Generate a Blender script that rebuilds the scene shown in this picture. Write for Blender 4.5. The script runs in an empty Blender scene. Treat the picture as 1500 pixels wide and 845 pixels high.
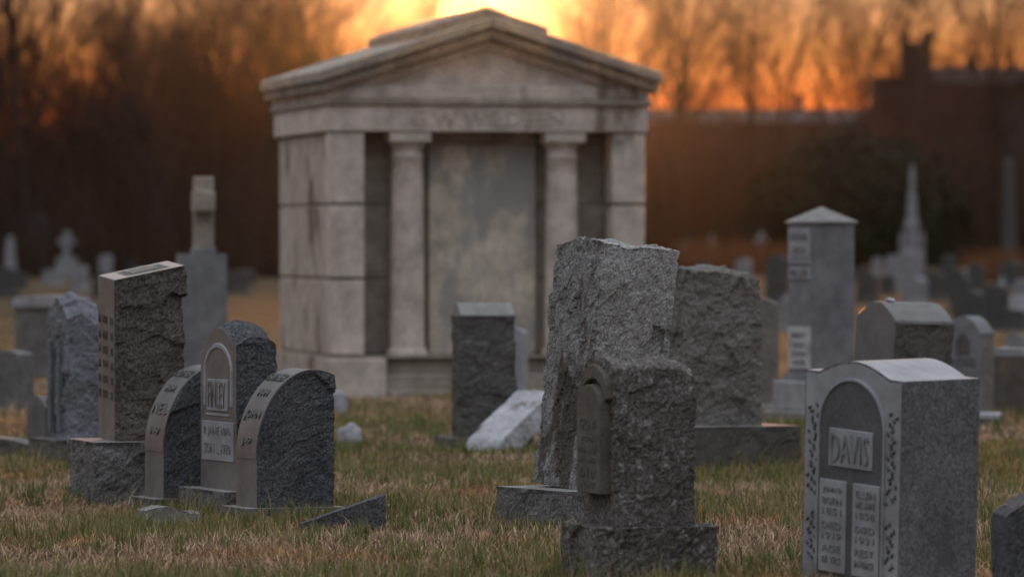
import bpy, bmesh, math, random
import numpy as np
from mathutils import Vector, Matrix, noise, Euler
R = math.radians
sc = bpy.context.scene
col = sc.collection
random.seed(7)
rng = np.random.default_rng(7)

# ------------------------------------------------------------------ camera
F = 8333.3            # focal length in photograph pixels (200 mm on a 36 mm sensor, 1500 px wide)
CH = 1.5              # camera height
HOR = 355.0           # horizon row in the photograph
cam = bpy.data.cameras.new('camera')
cam_ob = bpy.data.objects.new('camera', cam)
col.objects.link(cam_ob)
sc.camera = cam_ob
cam.lens = 200
cam.sensor_width = 36
cam.clip_start = 0.5
cam.clip_end = 6000
cam_ob.location = (0, 0, CH)
cam_ob.rotation_euler = (R(90) - math.atan((422.5 - HOR) / F), 0, 0)
cam.dof.use_dof = True
cam.dof.focus_distance = 28.8
cam.dof.aperture_fstop = 3.1

# ------------------------------------------------------------------ sky
SUN_EL, SUN_AZ = R(2.95), R(-0.35)      # azimuth from +Y, negative is left
w = bpy.data.worlds.new('World')
sc.world = w
w.use_nodes = True
nt = w.node_tree
N, L = nt.nodes, nt.links
bg = N['Background']


def wnode(kind, **kw):
    n = N.new(kind)
    for k, v in kw.items():
        setattr(n, k, v)
    return n


def wmath(op, a, b=None, c=None):
    n = wnode('ShaderNodeMath', operation=op)
    for i, v in enumerate((a, b, c)):
        if v is None:
            continue
        if isinstance(v, (int, float)):
            n.inputs[i].default_value = v
        else:
            L.new(v, n.inputs[i])
    return n.outputs[0]


def wramp(fac, stops):
    n = wnode('ShaderNodeValToRGB')
    e = n.color_ramp.elements
    while len(e) < len(stops):
        e.new(0.5)
    for el, (p, c) in zip(e, stops):
        el.position = p
        el.color = (*c, 1)
    L.new(fac, n.inputs[0])
    return n.outputs[0]


def wmix(fac, a, b, blend='MIX'):
    n = wnode('ShaderNodeMix', data_type='RGBA', blend_type=blend)
    if isinstance(fac, (int, float)):
        n.inputs[0].default_value = fac
    else:
        L.new(fac, n.inputs[0])
    L.new(a, n.inputs[6])
    L.new(b, n.inputs[7])
    return n.outputs[2]


sky = wnode('ShaderNodeTexSky', sky_type='NISHITA')
sky.sun_disc = False
sky.sun_elevation = SUN_EL
sky.sun_rotation = SUN_AZ
sky.air_density, sky.dust_density, sky.ozone_density = 1, 2, 3
tc = wnode('ShaderNodeTexCoord')
sep = wnode('ShaderNodeSeparateXYZ')
L.new(tc.outputs['Generated'], sep.inputs[0])
zpos = wmath('MAXIMUM', sep.outputs[2], 0.0)
zfac = wmath('POWER', zpos, 0.5)                       # spreads the low elevations over the ramp
# sunset side: deep orange at the horizon, peach higher, dull blue overhead
warm = wramp(zfac, [(0.0, (.74, .085, .012)), (0.150, (.92, .150, .018)), (0.185, (.80, .28, .075)),
                    (0.22, (.62, .36, .21)), (0.42, (.40, .33, .30)), (0.65, (.40, .40, .42)), (0.85, (.66, .68, .73)), (1.0, (.92, .95, 1.02))])
# the side away from the sun: dim dusk low down, paler blue overhead
cool = wramp(zfac, [(0.0, (.05, .05, .055)), (0.22, (.07, .07, .08)), (0.42, (.14, .145, .165)),
                    (0.65, (.34, .355, .39)), (0.85, (.66, .68, .73)), (1.0, (.92, .95, 1.02))])
sd = (math.sin(SUN_AZ) * math.cos(SUN_EL), math.cos(SUN_AZ) * math.cos(SUN_EL), math.sin(SUN_EL))
dot = wnode('ShaderNodeVectorMath', operation='DOT_PRODUCT')
L.new(tc.outputs['Generated'], dot.inputs[0])
dot.inputs[1].default_value = sd
side = wmath('MULTIPLY_ADD', dot.outputs['Value'], 0.5, 0.5)
side = wmath('POWER', side, 3.0)
grad = wmix(side, cool, warm)
# the glow round the sun
ang = wmath('ARCCOSINE', wmath('MINIMUM', dot.outputs['Value'], 0.9999999))
g1 = wmath('EXPONENT', wmath('MULTIPLY', ang, -1 / R(1.5)))
glow = wnode('ShaderNodeMix', data_type='RGBA', blend_type='MIX')
L.new(g1, glow.inputs[0])
glow.inputs[6].default_value = (0, 0, 0, 1)
glow.inputs[7].default_value = (.10, .06, .012, 1)
add1 = wmix(1.0, grad, glow.outputs[2], 'ADD')
skys = wnode('ShaderNodeMix', data_type='RGBA', blend_type='MULTIPLY')
skys.inputs[0].default_value = 1
L.new(sky.outputs[0], skys.inputs[6])
skys.inputs[7].default_value = (.004, .004, .004, 1)
scaled = wmix(1.0, add1, skys.outputs[2], 'ADD')
L.new(scaled, bg.inputs[0])
bg.inputs[1].default_value = 1.0

# ------------------------------------------------------------------ sun
sun = bpy.data.lights.new('sun', 'SUN')
sun.energy = 2.6
sun.angle = R(0.53)
sun.color = (1.0, .37, .11)
sun_ob = bpy.data.objects.new('sun', sun)
col.objects.link(sun_ob)
sun_ob.rotation_euler = Vector(sd).to_track_quat('Z', 'Y').to_euler()

sc.view_settings.view_transform = 'Standard'
sc.view_settings.look = 'None'
sc.view_settings.exposure = 0.3
sc.view_settings.gamma = 1.0
sc.view_settings.use_curve_mapping = False
sc.cycles.use_denoising = True
sc.cycles.max_bounces = 6
sc.cycles.volume_bounces = 0
sc.cycles.transparent_max_bounces = 6


# ------------------------------------------------------------------ helpers
def depth(yg):
    return F * CH / (yg - HOR)


def at(px, yg):
    d = depth(yg)
    return (px - 750) / F * d, d


def gz(x, y):
    """height of the ground: gentle lumps near by, flat far off"""
    x = np.asarray(x, float)
    y = np.asarray(y, float)
    f = np.clip((y - 8) / 8, 0, 1) * np.clip((120 - y) / 50, 0, 1)
    return f * (.028 * np.sin(x * 1.7 + .6 * y) * np.sin(.9 * y - .5 * x + 1.3) + .016 * np.sin(3.1 * x - 1.1 * y) * np.cos(2.3 * y + .7 * x))


def tag(o, label=None, cat=None, group=None, kind=None):
    if label: o['label'] = label
    if cat: o['category'] = cat
    if group: o['group'] = group
    if kind: o['kind'] = kind
    return o


def link(o, parent=None):
    col.objects.link(o)
    if parent is not None:
        o.parent = parent
    return o


def ob(name, me, parent=None, mats=(), loc=(0, 0, 0), rot=None):
    for m in mats:
        me.materials.append(m)
    o = bpy.data.objects.new(name, me)
    o.location = loc
    if rot is not None:
        o.rotation_euler = rot
    return link(o, parent)


def empty(name, loc, a=0.0):
    e = bpy.data.objects.new(name, None)
    e.empty_display_size = .2
    e.location = loc
    e.rotation_euler = (0, 0, a)
    return link(e)


def mesh(name, v, f, smooth=False):
    me = bpy.data.meshes.new(name)
    v = np.asarray(v, np.float32)
    if isinstance(f, np.ndarray) and f.ndim == 2:
        n, k = f.shape
        me.vertices.add(len(v)); me.vertices.foreach_set('co', v.ravel())
        me.loops.add(n * k); me.loops.foreach_set('vertex_index', f.astype(np.int32).ravel())
        me.polygons.add(n); me.polygons.foreach_set('loop_start', np.arange(0, n * k, k, dtype=np.int32))
        me.update(calc_edges=True)
    else:
        me.from_pydata([tuple(map(float, p)) for p in v], [], [list(map(int, q)) for q in f])
        me.update()
    if smooth:
        me.polygons.foreach_set('use_smooth', np.ones(len(me.polygons), bool))
    return me


def boxmesh(name, x0, x1, y0, y1, z0, z1, bev=0.0, seg=1):
    bm = bmesh.new()
    bmesh.ops.create_cube(bm, size=1)
    for v in bm.verts:
        v.co = Vector((x0 + (v.co.x + .5) * (x1 - x0), y0 + (v.co.y + .5) * (y1 - y0), z0 + (v.co.z + .5) * (z1 - z0)))
    if bev > 0:
        bmesh.ops.bevel(bm, geom=bm.edges[:], offset=bev, segments=seg, affect='EDGES', profile=.5)
    me = bpy.data.meshes.new(name)
    bm.to_mesh(me); bm.free()
    return me


def prism(name, prof, y0, y1, axis='y', bev=0.0):
    """polygon prof [(u,z)] extruded along y (u is x) or along x (u is y)"""
    bm = bmesh.new()
    P = (lambda u, e, z: (u, e, z)) if axis == 'y' else (lambda u, e, z: (e, u, z))
    a = [bm.verts.new(P(u, y0, z)) for u, z in prof]
    b = [bm.verts.new(P(u, y1, z)) for u, z in prof]
    n = len(prof)
    bm.faces.new(a); bm.faces.new(b[::-1])
    for i in range(n):
        j = (i + 1) % n
        bm.faces.new((a[i], b[i], b[j], a[j]))
    bmesh.ops.recalc_face_normals(bm, faces=bm.faces[:])
    if bev > 0:
        bmesh.ops.bevel(bm, geom=bm.edges[:], offset=bev, segments=1, affect='EDGES')
    me = bpy.data.meshes.new(name)
    bm.to_mesh(me); bm.free()
    return me


def facet(p, s, seed):
    q = Vector((p[0] * s + seed * 7.3, p[1] * s - seed * 3.1, p[2] * s + seed * 1.7))
    d, pts = noise.voronoi(q)
    c = pts[0]
    n = noise.noise_vector(c * 3.37)
    return (q - c).dot(n) * 1.2 + n.x * .5


def rockf(p, seed):
    """fractured stone: planar flakes at two sizes with ragged fine relief; about -1..1"""
    q = Vector((p[0] + seed * 5.1, p[1] - seed * 2.3, p[2] + seed * .9))
    wv = noise.noise_vector(q * 9) * .016 + noise.noise_vector(q * 30) * .006
    p2 = Vector(p) + wv
    f = .95 * facet(p2, 4.6, seed) + .42 * facet(p2, 11, seed + 3) + .28 * facet(p2, 27, seed + 5)
    f += .15 * noise.noise(q * 5) + .12 * noise.noise(q * 30) + .14 * noise.noise(q * 62)
    return f


def block(name, w, t, h, res=.02, rough='', amp=.015, seed=0, top=None, ys=None, deform=None, edge=.02, front1=False, fs=(1, 1, 1), top2=False):
    """solid block, x -w/2..w/2, y -t/2..t/2 (front at -t/2), z 0..h or top(x,y).
    rough lists the rock faced sides out of F B L R T D; the rest are dressed flat.
    material slot 0 goes to rough faces, slot 1 to dressed ones"""
    nx, ny, nz = (max(2, int(round(v / res))) for v in (w, t, h))
    X = np.linspace(-w / 2, w / 2, nx + 1)
    if ys is not None:
        Y = np.asarray(ys); ny = len(Y) - 1
    else:
        Y = np.linspace(-t / 2, t / 2, ny + 1)
    K = np.linspace(0, 1, nz + 1)
    gx, gy, gk = np.meshgrid(X, Y, K, indexing='ij')
    tz = top(gx, gy) if top is not None else np.full_like(gx, h)
    gzz = gk * tz
    I, J, Q = np.meshgrid(np.arange(nx + 1), np.arange(ny + 1), np.arange(nz + 1), indexing='ij')
    surf = (I == 0) | (I == nx) | (J == 0) | (J == ny) | (Q == 0) | (Q == nz)
    idx = -np.ones(surf.shape, int)
    idx[surf] = np.arange(surf.sum())
    V = np.stack([gx[surf], gy[surf], gzz[surf]], 1)
    dist = {'L': gx[surf] + w / 2, 'R': w / 2 - gx[surf], 'F': gy[surf] - Y[0], 'B': Y[-1] - gy[surf],
            'D': gzz[surf] + .03, 'T': (tz - gzz)[surf]}
    faces, kinds = [], []

    def quads(A, flip, k):
        a, b, c, d = A[:-1, :-1].ravel(), A[1:, :-1].ravel(), A[1:, 1:].ravel(), A[:-1, 1:].ravel()
        q = np.stack([a, d, c, b] if flip else [a, b, c, d], 1)
        faces.append(q); kinds.append(np.full(len(q), 0 if k in rough and not (front1 and k == 'F') else 1))
    quads(idx[0], True, 'L'); quads(idx[-1], False, 'R')
    quads(idx[:, 0], False, 'F'); quads(idx[:, -1], True, 'B')
    quads(idx[:, :, 0], True, 'D'); quads(idx[:, :, -1], False, 'T')
    Fc = np.concatenate(faces); Kd = np.concatenate(kinds)
    fs = np.array(fs)
    if rough:
        fn = np.cross(V[Fc[:, 2]] - V[Fc[:, 0]], V[Fc[:, 3]] - V[Fc[:, 1]])
        nrm = np.zeros_like(V)
        for k in range(4):
            np.add.at(nrm, Fc[:, k], fn)
        nrm /= np.linalg.norm(nrm, axis=1, keepdims=True) + 1e-9
        wt = np.ones(len(V))
        for k, dd in dist.items():
            if k not in rough and k != 'D':
                s = np.clip(dd / edge, 0, 1)
                wt *= s * s * (3 - 2 * s)
        onr = np.zeros(len(V), bool)
        for k in rough:
            onr |= dist[k] < 1e-6
        wt[~onr] = 0
        for i in np.nonzero(wt > 0)[0]:
            r = rockf(V[i] * fs, seed) - .25
            V[i] += nrm[i] * (amp * wt[i] * r)
    if deform is not None:
        V = deform(V)
    me = mesh(name, V, Fc)
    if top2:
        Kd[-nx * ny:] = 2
    me.polygons.foreach_set('material_index', Kd.astype(np.int32))
    me.polygons.foreach_set('use_smooth', np.zeros(len(Kd), bool))
    return me


def text_mesh(body, width, height, extrude=.004):
    cu = bpy.data.curves.new('lettering', 'FONT')
    cu.body = body
    cu.align_x = 'CENTER'; cu.align_y = 'CENTER'
    cu.extrude = extrude
    cu.resolution_u = 2
    o = bpy.data.objects.new('lettering', cu)
    me = bpy.data.meshes.new_from_object(o)
    bpy.data.objects.remove(o); bpy.data.curves.remove(cu)
    me.materials.clear()
    n = len(me.vertices)
    v = np.empty(n * 3, np.float32); me.vertices.foreach_get('co', v); v = v.reshape(-1, 3)
    lo, hi = v.min(0), v.max(0)
    c = (lo + hi) / 2
    x = (v[:, 0] - c[0]) * width / (hi[0] - lo[0])
    y = (v[:, 1] - c[1]) * height / (hi[1] - lo[1])
    out = np.stack([x, -v[:, 2], y], 1).astype(np.float32)     # stands upright, faces -y
    me.vertices.foreach_set('co', out.ravel())
    me.update()
    return me


# ------------------------------------------------------------------ materials
def mat(name):
    m = bpy.data.materials.new(name)
    m.use_nodes = True
    return m, m.node_tree.nodes, m.node_tree.links, m.node_tree.nodes['Principled BSDF']


def rampnode(N, stops, interp='LINEAR'):
    n = N.new('ShaderNodeValToRGB')
    n.color_ramp.interpolation = interp
    e = n.color_ramp.elements
    while len(e) < len(stops):
        e.new(.5)
    for el, (p, c) in zip(e, stops):
        el.position = p
        el.color = (*c, 1) if len(c) == 3 else c
    return n


def stone(name, dark, light, speck=140, rough=.85, bump=.5, stain=None, stain_at=.58, stain_scale=3.0, lichen=None, lichen_at=.63, spec=.3, contrast=1.0):
    """granite or weathered stone: speckled grain, cloudy tone, optional stain and lichen"""
    m, N, L, b = mat(name)
    tcn = N.new('ShaderNodeTexCoord')
    g = N.new('ShaderNodeTexNoise'); g.inputs['Scale'].default_value = speck; g.inputs['Detail'].default_value = 3; g.inputs['Roughness'].default_value = .75
    L.new(tcn.outputs['Object'], g.inputs['Vector'])
    lo, hi = .5 - .17 * contrast, .5 + .17 * contrast
    r = rampnode(N, [(max(0, lo - .05), dark), (.5, tuple((a + c) / 2 for a, c in zip(dark, light))), (min(1, hi), light)])
    L.new(g.outputs['Fac'], r.inputs[0])
    cl = N.new('ShaderNodeTexNoise'); cl.inputs['Scale'].default_value = 4.5; cl.inputs['Detail'].default_value = 6; cl.inputs['Roughness'].default_value = .65
    L.new(tcn.outputs['Object'], cl.inputs['Vector'])
    cr = rampnode(N, [(.3, (.66, .65, .63)), (.7, (1.22, 1.22, 1.22))])
    L.new(cl.outputs['Fac'], cr.inputs[0])
    mx = N.new('ShaderNodeMix'); mx.data_type = 'RGBA'; mx.blend_type = 'MULTIPLY'; mx.inputs[0].default_value = 1
    L.new(r.outputs[0], mx.inputs[6]); L.new(cr.outputs[0], mx.inputs[7])
    cur = mx.outputs[2]
    for colr, thr, scl, det in ((stain, stain_at, stain_scale, 5), (lichen, lichen_at, 26, 4)):
        if colr is None:
            continue
        s = N.new('ShaderNodeTexNoise'); s.inputs['Scale'].default_value = scl; s.inputs['Detail'].default_value = det; s.inputs['Roughness'].default_value = .6
        mp = N.new('ShaderNodeMapping'); mp.inputs['Location'].default_value = (3.1 + scl, 1.7, .4)
        mp.inputs['Scale'].default_value = (1, 1, .45 if scl < 20 else 1)
        L.new(tcn.outputs['Object'], mp.inputs[0]); L.new(mp.outputs[0], s.inputs['Vector'])
        sr = rampnode(N, [(thr, (0, 0, 0)), (thr + .08, (.8, .8, .8))])
        L.new(s.outputs['Fac'], sr.inputs[0])
        m2 = N.new('ShaderNodeMix'); m2.data_type = 'RGBA'
        L.new(sr.outputs[0], m2.inputs[0]); L.new(cur, m2.inputs[6]); m2.inputs[7].default_value = (*colr, 1)
        cur = m2.outputs[2]
    L.new(cur, b.inputs['Base Color'])
    b.inputs['Roughness'].default_value = rough
    b.inputs['Specular IOR Level'].default_value = spec
    if bump > 0:
        bn = N.new('ShaderNodeTexNoise'); bn.inputs['Scale'].default_value = 70; bn.inputs['Detail'].default_value = 6; bn.inputs['Roughness'].default_value = .7
        L.new(tcn.outputs['Object'], bn.inputs['Vector'])
        bp = N.new('ShaderNodeBump'); bp.inputs['Strength'].default_value = bump; bp.inputs['Distance'].default_value = .02
        L.new(bn.outputs['Fac'], bp.inputs['Height'])
        L.new(bp.outputs[0], b.inputs['Normal'])
    return m


def g3(v, tint=(1, 1, 1)):
    return tuple(v * t for t in tint)


COOL = (.96, .99, 1.08)
WARM = (1.04, 1.0, .95)
M = {}
M['granite_rough'] = stone('granite_rough', g3(.20), g3(.72), 90, .9, .9, contrast=.75, stain=(.20, .12, .09), stain_at=.60, stain_scale=2.2)
M['granite_brown'] = stone('granite_brown', g3(.13), g3(.56), 90, .9, .9, contrast=.75, stain=(.085, .055, .045), stain_at=.50, stain_scale=4.5)
M['granite_grey'] = stone('granite_grey', g3(.12, WARM), g3(.36, WARM), 80, .9, .8, contrast=.7)
M['granite_dark_rough'] = stone('granite_dark_rough', g3(.05, COOL), g3(.22, COOL), 80, .88, .9, contrast=.7)
M['granite_dark'] = stone('granite_dark', g3(.13), g3(.22), 160, .5, .1, spec=.5)
M['granite_polish'] = stone('granite_polish', g3(.12), g3(.19), 160, .48, .04, spec=.5)
M['granite_frost'] = stone('granite_frost', g3(.32, COOL), g3(.45, COOL), 170, .7, .1)
M['letter_mid'] = stone('letter_mid', g3(.21, COOL), g3(.31, COOL), 120, .7, .2)
M['davis_top'] = stone('davis_top', g3(.34, COOL), g3(.48, COOL), 120, .28, .02, spec=.7)  # smooth polish; paler than the sides, with reflected sky put into the colour
M['letter_dark'] = stone('letter_dark', g3(.07), g3(.13), 170, .6, .1)
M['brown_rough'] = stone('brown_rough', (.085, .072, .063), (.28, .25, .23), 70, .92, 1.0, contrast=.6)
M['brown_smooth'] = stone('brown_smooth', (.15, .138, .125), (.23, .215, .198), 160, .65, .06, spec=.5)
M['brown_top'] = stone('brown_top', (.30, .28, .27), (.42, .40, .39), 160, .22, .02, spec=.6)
M['weathered_brown'] = stone('weathered_brown', (.072, .066, .061), (.28, .262, .248), 75, .92, .9, lichen=(.46, .47, .46), lichen_at=.575, contrast=.6)
M['weathered_face'] = stone('weathered_face', (.105, .09, .075), (.20, .175, .15), 90, .9, .4)
M['base_stone'] = stone('base_stone', g3(.09), g3(.34), 75, .92, .9, contrast=.6)
M['base_light'] = stone('base_light', g3(.22), g3(.42), 110, .9, .6)
M['slate_dark'] = stone('slate_dark', g3(.09, WARM), g3(.21, WARM), 80, .8, .8)
M['marble_grey'] = stone('marble_grey', g3(.30, COOL), g3(.46, COOL), 60, .75, .3, stain=g3(.20), stain_at=.62)
M['marble_white'] = stone('marble_white', g3(.48, COOL), g3(.66, COOL), 60, .7, .3, stain=(.24, .21, .20), stain_at=.56, stain_scale=6)
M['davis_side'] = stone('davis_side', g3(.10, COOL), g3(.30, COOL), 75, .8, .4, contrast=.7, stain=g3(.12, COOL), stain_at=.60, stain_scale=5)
M['davis_face'] = stone('davis_face', g3(.09, COOL), g3(.16, COOL), 90, .5, .1, spec=.5)
M['pillar_stone'] = stone('pillar_stone', g3(.20, COOL), g3(.29, COOL), 120, .85, .2)
M['lime'] = stone('lime', (.60, .53, .475), (.78, .70, .64), 30, .9, .3, stain=(.17, .125, .095), stain_at=.60, stain_scale=1.6)
M['lime_panel'] = stone('lime_panel', (.60, .535, .45), (.76, .69, .595), 24, .9, .3, stain=(.36, .35, .35), stain_at=.50, stain_scale=2.2)
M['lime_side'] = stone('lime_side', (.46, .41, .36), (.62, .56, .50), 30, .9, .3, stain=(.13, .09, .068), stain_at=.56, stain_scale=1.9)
M['blue_rough'] = stone('blue_rough', g3(.17, (.93, .98, 1.14)), g3(.36, (.93, .98, 1.14)), 60, .9, .8)
M['far_grey'] = stone('far_grey', g3(.24, COOL), g3(.36, COOL), 30, .9, 0)
M['far_dim'] = stone('far_dim', g3(.07), g3(.12), 30, .9, 0)
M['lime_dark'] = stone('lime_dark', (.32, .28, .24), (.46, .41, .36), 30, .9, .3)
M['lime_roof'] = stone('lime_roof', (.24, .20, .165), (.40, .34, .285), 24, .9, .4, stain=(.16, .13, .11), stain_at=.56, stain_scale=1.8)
M['brick_far'] = stone('brick_far', (.05, .04, .04), (.09, .07, .07), 3, .9, 0)
M['roof_far'] = stone('roof_far', (.07, .065, .07), (.12, .11, .115), 3, .9, 0)
M['glass_far'] = stone('glass_far', g3(.03), g3(.06), 2, .2, 0, spec=.5)
M['bark'] = stone('bark', (.055, .038, .028), (.11, .078, .06), 12, .95, .3)
M['twig'] = stone('twig', (.055, .032, .022), (.10, .060, .042), 6, .95, 0)
M['brush'] = stone('brush', (.085, .055, .035), (.17, .10, .06), 4, .95, 0)
M['rust_leaf'] = stone('rust_leaf', (.16, .065, .028), (.30, .14, .06), 5, .95, 0)
M['evergreen'] = stone('evergreen', (.020, .020, .010), (.05, .045, .022), 2.5, .9, 0)

footprints = []          # (x, y, angle, width, thickness) of everything standing in the grass

# ------------------------------------------------------------------ ground
def ground_material():
    m, N, L, b = mat('dead_lawn')
    tcn = N.new('ShaderNodeTexCoord')
    n1 = N.new('ShaderNodeTexNoise'); n1.inputs['Scale'].default_value = .55; n1.inputs['Detail'].default_value = 5
    n2 = N.new('ShaderNodeTexNoise'); n2.inputs['Scale'].default_value = 22; n2.inputs['Detail'].default_value = 6; n2.inputs['Roughness'].default_value = .75
    for n in (n1, n2):
        L.new(tcn.outputs['Object'], n.inputs['Vector'])
    r1 = rampnode(N, [(.36, (.125, .084, .052)), (.50, (.105, .074, .043)), (.64, (.075, .064, .031))])
    L.new(n1.outputs['Fac'], r1.inputs[0])
    r2 = rampnode(N, [(.28, (.45, .43, .4)), (.72, (1.5, 1.45, 1.4))])
    L.new(n2.outputs['Fac'], r2.inputs[0])
    mx = N.new('ShaderNodeMix'); mx.data_type = 'RGBA'; mx.blend_type = 'MULTIPLY'; mx.inputs[0].default_value = 1
    L.new(r1.outputs[0], mx.inputs[6]); L.new(r2.outputs[0], mx.inputs[7])
    L.new(mx.outputs[2], b.inputs['Base Color'])
    b.inputs['Roughness'].default_value = .95
    b.inputs['Specular IOR Level'].default_value = .1
    bp = N.new('ShaderNodeBump'); bp.inputs['Strength'].default_value = .8; bp.inputs['Distance'].default_value = .03
    L.new(n2.outputs['Fac'], bp.inputs['Height']); L.new(bp.outputs[0], b.inputs['Normal'])
    return m


xs = np.concatenate([[-3000, -800, -200, -60, -25], np.arange(-14, 14.01, .2), [25, 60, 200, 800, 3000]])
ysg = np.concatenate([[-200, -20, 0], np.arange(4, 80, .2), np.arange(80, 130, 5), [160, 250, 400, 800, 1600, 4500]])
GX, GY = np.meshgrid(xs, ysg, indexing='ij')
V = np.stack([GX.ravel(), GY.ravel(), gz(GX, GY).ravel()], 1)
ii = np.arange(len(xs) * len(ysg)).reshape(len(xs), len(ysg))
Fq = np.stack([ii[:-1, :-1].ravel(), ii[1:, :-1].ravel(), ii[1:, 1:].ravel(), ii[:-1, 1:].ravel()], 1)
tag(ob('ground', mesh('ground', V, Fq, True), None, [ground_material()]), kind='structure')


# ------------------------------------------------------------------ monuments
def place(name, label, cat, px, yg, theta, w, t, group=None, off=(0, 0)):
    """an Empty for a stone whose nearest vertical edge (front/right corner) stands at pixel px on ground row yg.
    theta turns the lettered front away to the left"""
    x, y = at(px, yg)
    a = -R(theta)
    c, s = math.cos(a), math.sin(a)
    lx, ly = w / 2, -t / 2
    x0 = x - (lx * c - ly * s) + off[0]
    y0 = y - (lx * s + ly * c) + off[1]
    e = empty(name, (x0, y0, float(gz(x0, y0)) - .015), a)
    tag(e, label, cat, group)
    return e


def foot(e, w, t, lx=0, ly=0):
    a = e.rotation_euler.z
    c, s = math.cos(a), math.sin(a)
    footprints.append((e.location.x + lx * c - ly * s, e.location.y + lx * s + ly * c, a, w, t))


def lean(o, a, roll=0, pitch=0):
    """tilt in the photograph's directions: roll moves the top right, pitch moves it towards the camera"""
    W = Matrix.Rotation(R(roll), 3, 'Y') @ Matrix.Rotation(R(pitch), 3, 'X')
    Z = Matrix.Rotation(a, 3, 'Z')
    o.rotation_euler = (Z.inverted() @ W @ Z).to_euler()


def letters(die, body, wd, ht, x, z, y, m, ext=.003, name='lettering', rx=0):
    return ob(name, text_mesh(body, wd, ht, ext), die, [m], (x, y, z), (rx, 0, 0))


def panel(die, x0, x1, z0, z1, y, m, d=.006, name='panel'):
    return ob(name, boxmesh(name, x0, x1, y - d, y + .01, z0, z1, min(.003, d * .4)), die, [m])


def arch(w, shoulder, rise, power=2.0, flat=0.0):
    def f(x, y):
        u = np.clip(np.abs(x) / (w / 2), 0, 1)
        return shoulder + rise * (1 - u ** power)
    return f


# --- tall slant-topped brown stone, left
e = place('headstone', 'tall brown rock-faced headstone with a bright slanted polished top', 'headstone', 168, 738, 74, .45, .415)
a = e.rotation_euler.z
foot(e, .80, .74)
ob('base', block('base', .74, .72, .375, .02, 'FRLB', .028, 11), e, [M['base_stone'], M['base_light']])
dz = .375
tp = lambda x, y: .94 + .19 * (y + .2075)
die = ob('slab', block('die', .45, .415, .95, .0125, 'RBL', .034, 12, tp, edge=.025), e, [M['brown_rough'], M['brown_smooth']], (0, 0, dz))
lean(die, a, 0, 3.2)
tilt = math.atan(.19)
for q, (xx, wd) in enumerate(((-.17, .05), (-.02, .13), (.155, .07))):
    for k, z in enumerate((.70, .61, .525, .44, .355, .27)):
        body = [['WM', 'AN', 'JN', 'MA', 'RO', 'ED'], ['1860', 'MARY', '1863', 'JOHN', '1891', 'ROSE'], ['19', '24', '30', '41', '38', '52']][q][k]
        letters(die, body, wd, .048, xx, z, -.209, M['letter_dark'], .002)
pm = boxmesh('top_panel', -.15, .15, -.12, .14, -.004, .0025, .002)
ob('top_panel', pm, die, [M['letter_dark']], (0, 0, .94 + .19 * .2075), (tilt, 0, 0))
tm = text_mesh('BURNS', .24, .17, .003)
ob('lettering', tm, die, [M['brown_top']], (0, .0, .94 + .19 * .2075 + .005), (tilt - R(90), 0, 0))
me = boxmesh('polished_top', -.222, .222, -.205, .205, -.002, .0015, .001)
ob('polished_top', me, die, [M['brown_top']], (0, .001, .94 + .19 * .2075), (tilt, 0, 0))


# --- family plot: arched centre stone and two curved wing stones
TH = 68
ctr = place('headstone', 'grey arched headstone lettered FINLEY between two curved wing stones', 'headstone', 346, 757, TH, .60, .24)
ctr['group'] = 'family plot of three'
a = ctr.rotation_euler.z
foot(ctr, .80, .44)
ob('base', block('base', .80, .44, .135, .02, 'FRLB', .014, 21), ctr, [M['base_stone'], M['base_light']])
tpf = lambda x, y: .80 + .085 * np.clip(1 - (np.abs(x) / .22) ** 2.2, 0, 1) + .045 * (1 - (y / .12) ** 2) * np.clip((y + .12) / .05, 0, 1)
die = ob('slab', block('die', .60, .24, .86, .0115, 'RLBT', .021, 22, tpf, edge=.025, fs=(1.2, 1.2, 2.0)), ctr, [M['granite_dark_rough'], M['granite_dark']], (0, 0, .135))
yf = -.12
# carved border arch and name panel
pts = [(-.225, .46)] + [(-.225 * math.cos(math.pi * k / 20), .64 + .15 * math.sin(math.pi * k / 20)) for k in range(21)] + [(.225, .46)]
def strip(name, pts, wd, y, d, parent, m):
    """a narrow raised moulding that follows pts (x,z) on the front face"""
    P = np.array(pts); T = np.gradient(P, axis=0); T /= np.linalg.norm(T, axis=1, keepdims=True) + 1e-9
    Nn = np.stack([-T[:, 1], T[:, 0]], 1)
    v, f = [], []
    for p, n in zip(P, Nn):
        for s, yy in ((-1, y), (-.6, y - d), (.6, y - d), (1, y)):
            q = p + n * s * wd / 2
            v.append((q[0], yy, q[1]))
    for i in range(len(P) - 1):
        for k in range(3):
            f.append((i * 4 + k, i * 4 + k + 1, (i + 1) * 4 + k + 1, (i + 1) * 4 + k))
    bmm = bmesh.new()
    vs = [bmm.verts.new(p) for p in v]
    for q in f:
        bmm.faces.new([vs[i] for i in q])
    bmesh.ops.recalc_face_normals(bmm, faces=bmm.faces[:])
    me = bpy.data.meshes.new(name); bmm.to_mesh(me); bmm.free()
    return ob(name, me, parent, [m])
strip('border', pts, .030, yf, .007, die, M['granite_frost'])
panel(die, -.17, .17, .43, .605, yf, M['granite_frost'], .008)
letters(die, 'FINLEY', .29, .14, 0, .519, yf - .009, M['granite_dark'], .004)
panel(die, -.19, .19, .403, .415, yf, M['granite_frost'], .006, 'moulding')
panel(die, -.265, .265, .155, .372, yf, M['granite_frost'], .006)
for k, (row, z) in enumerate((('R JANE 1874', .315), ('SON L 1920', .225))):
    letters(die, row, .44, .055, 0, z, yf - .007, M['letter_mid'], .003)

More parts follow.
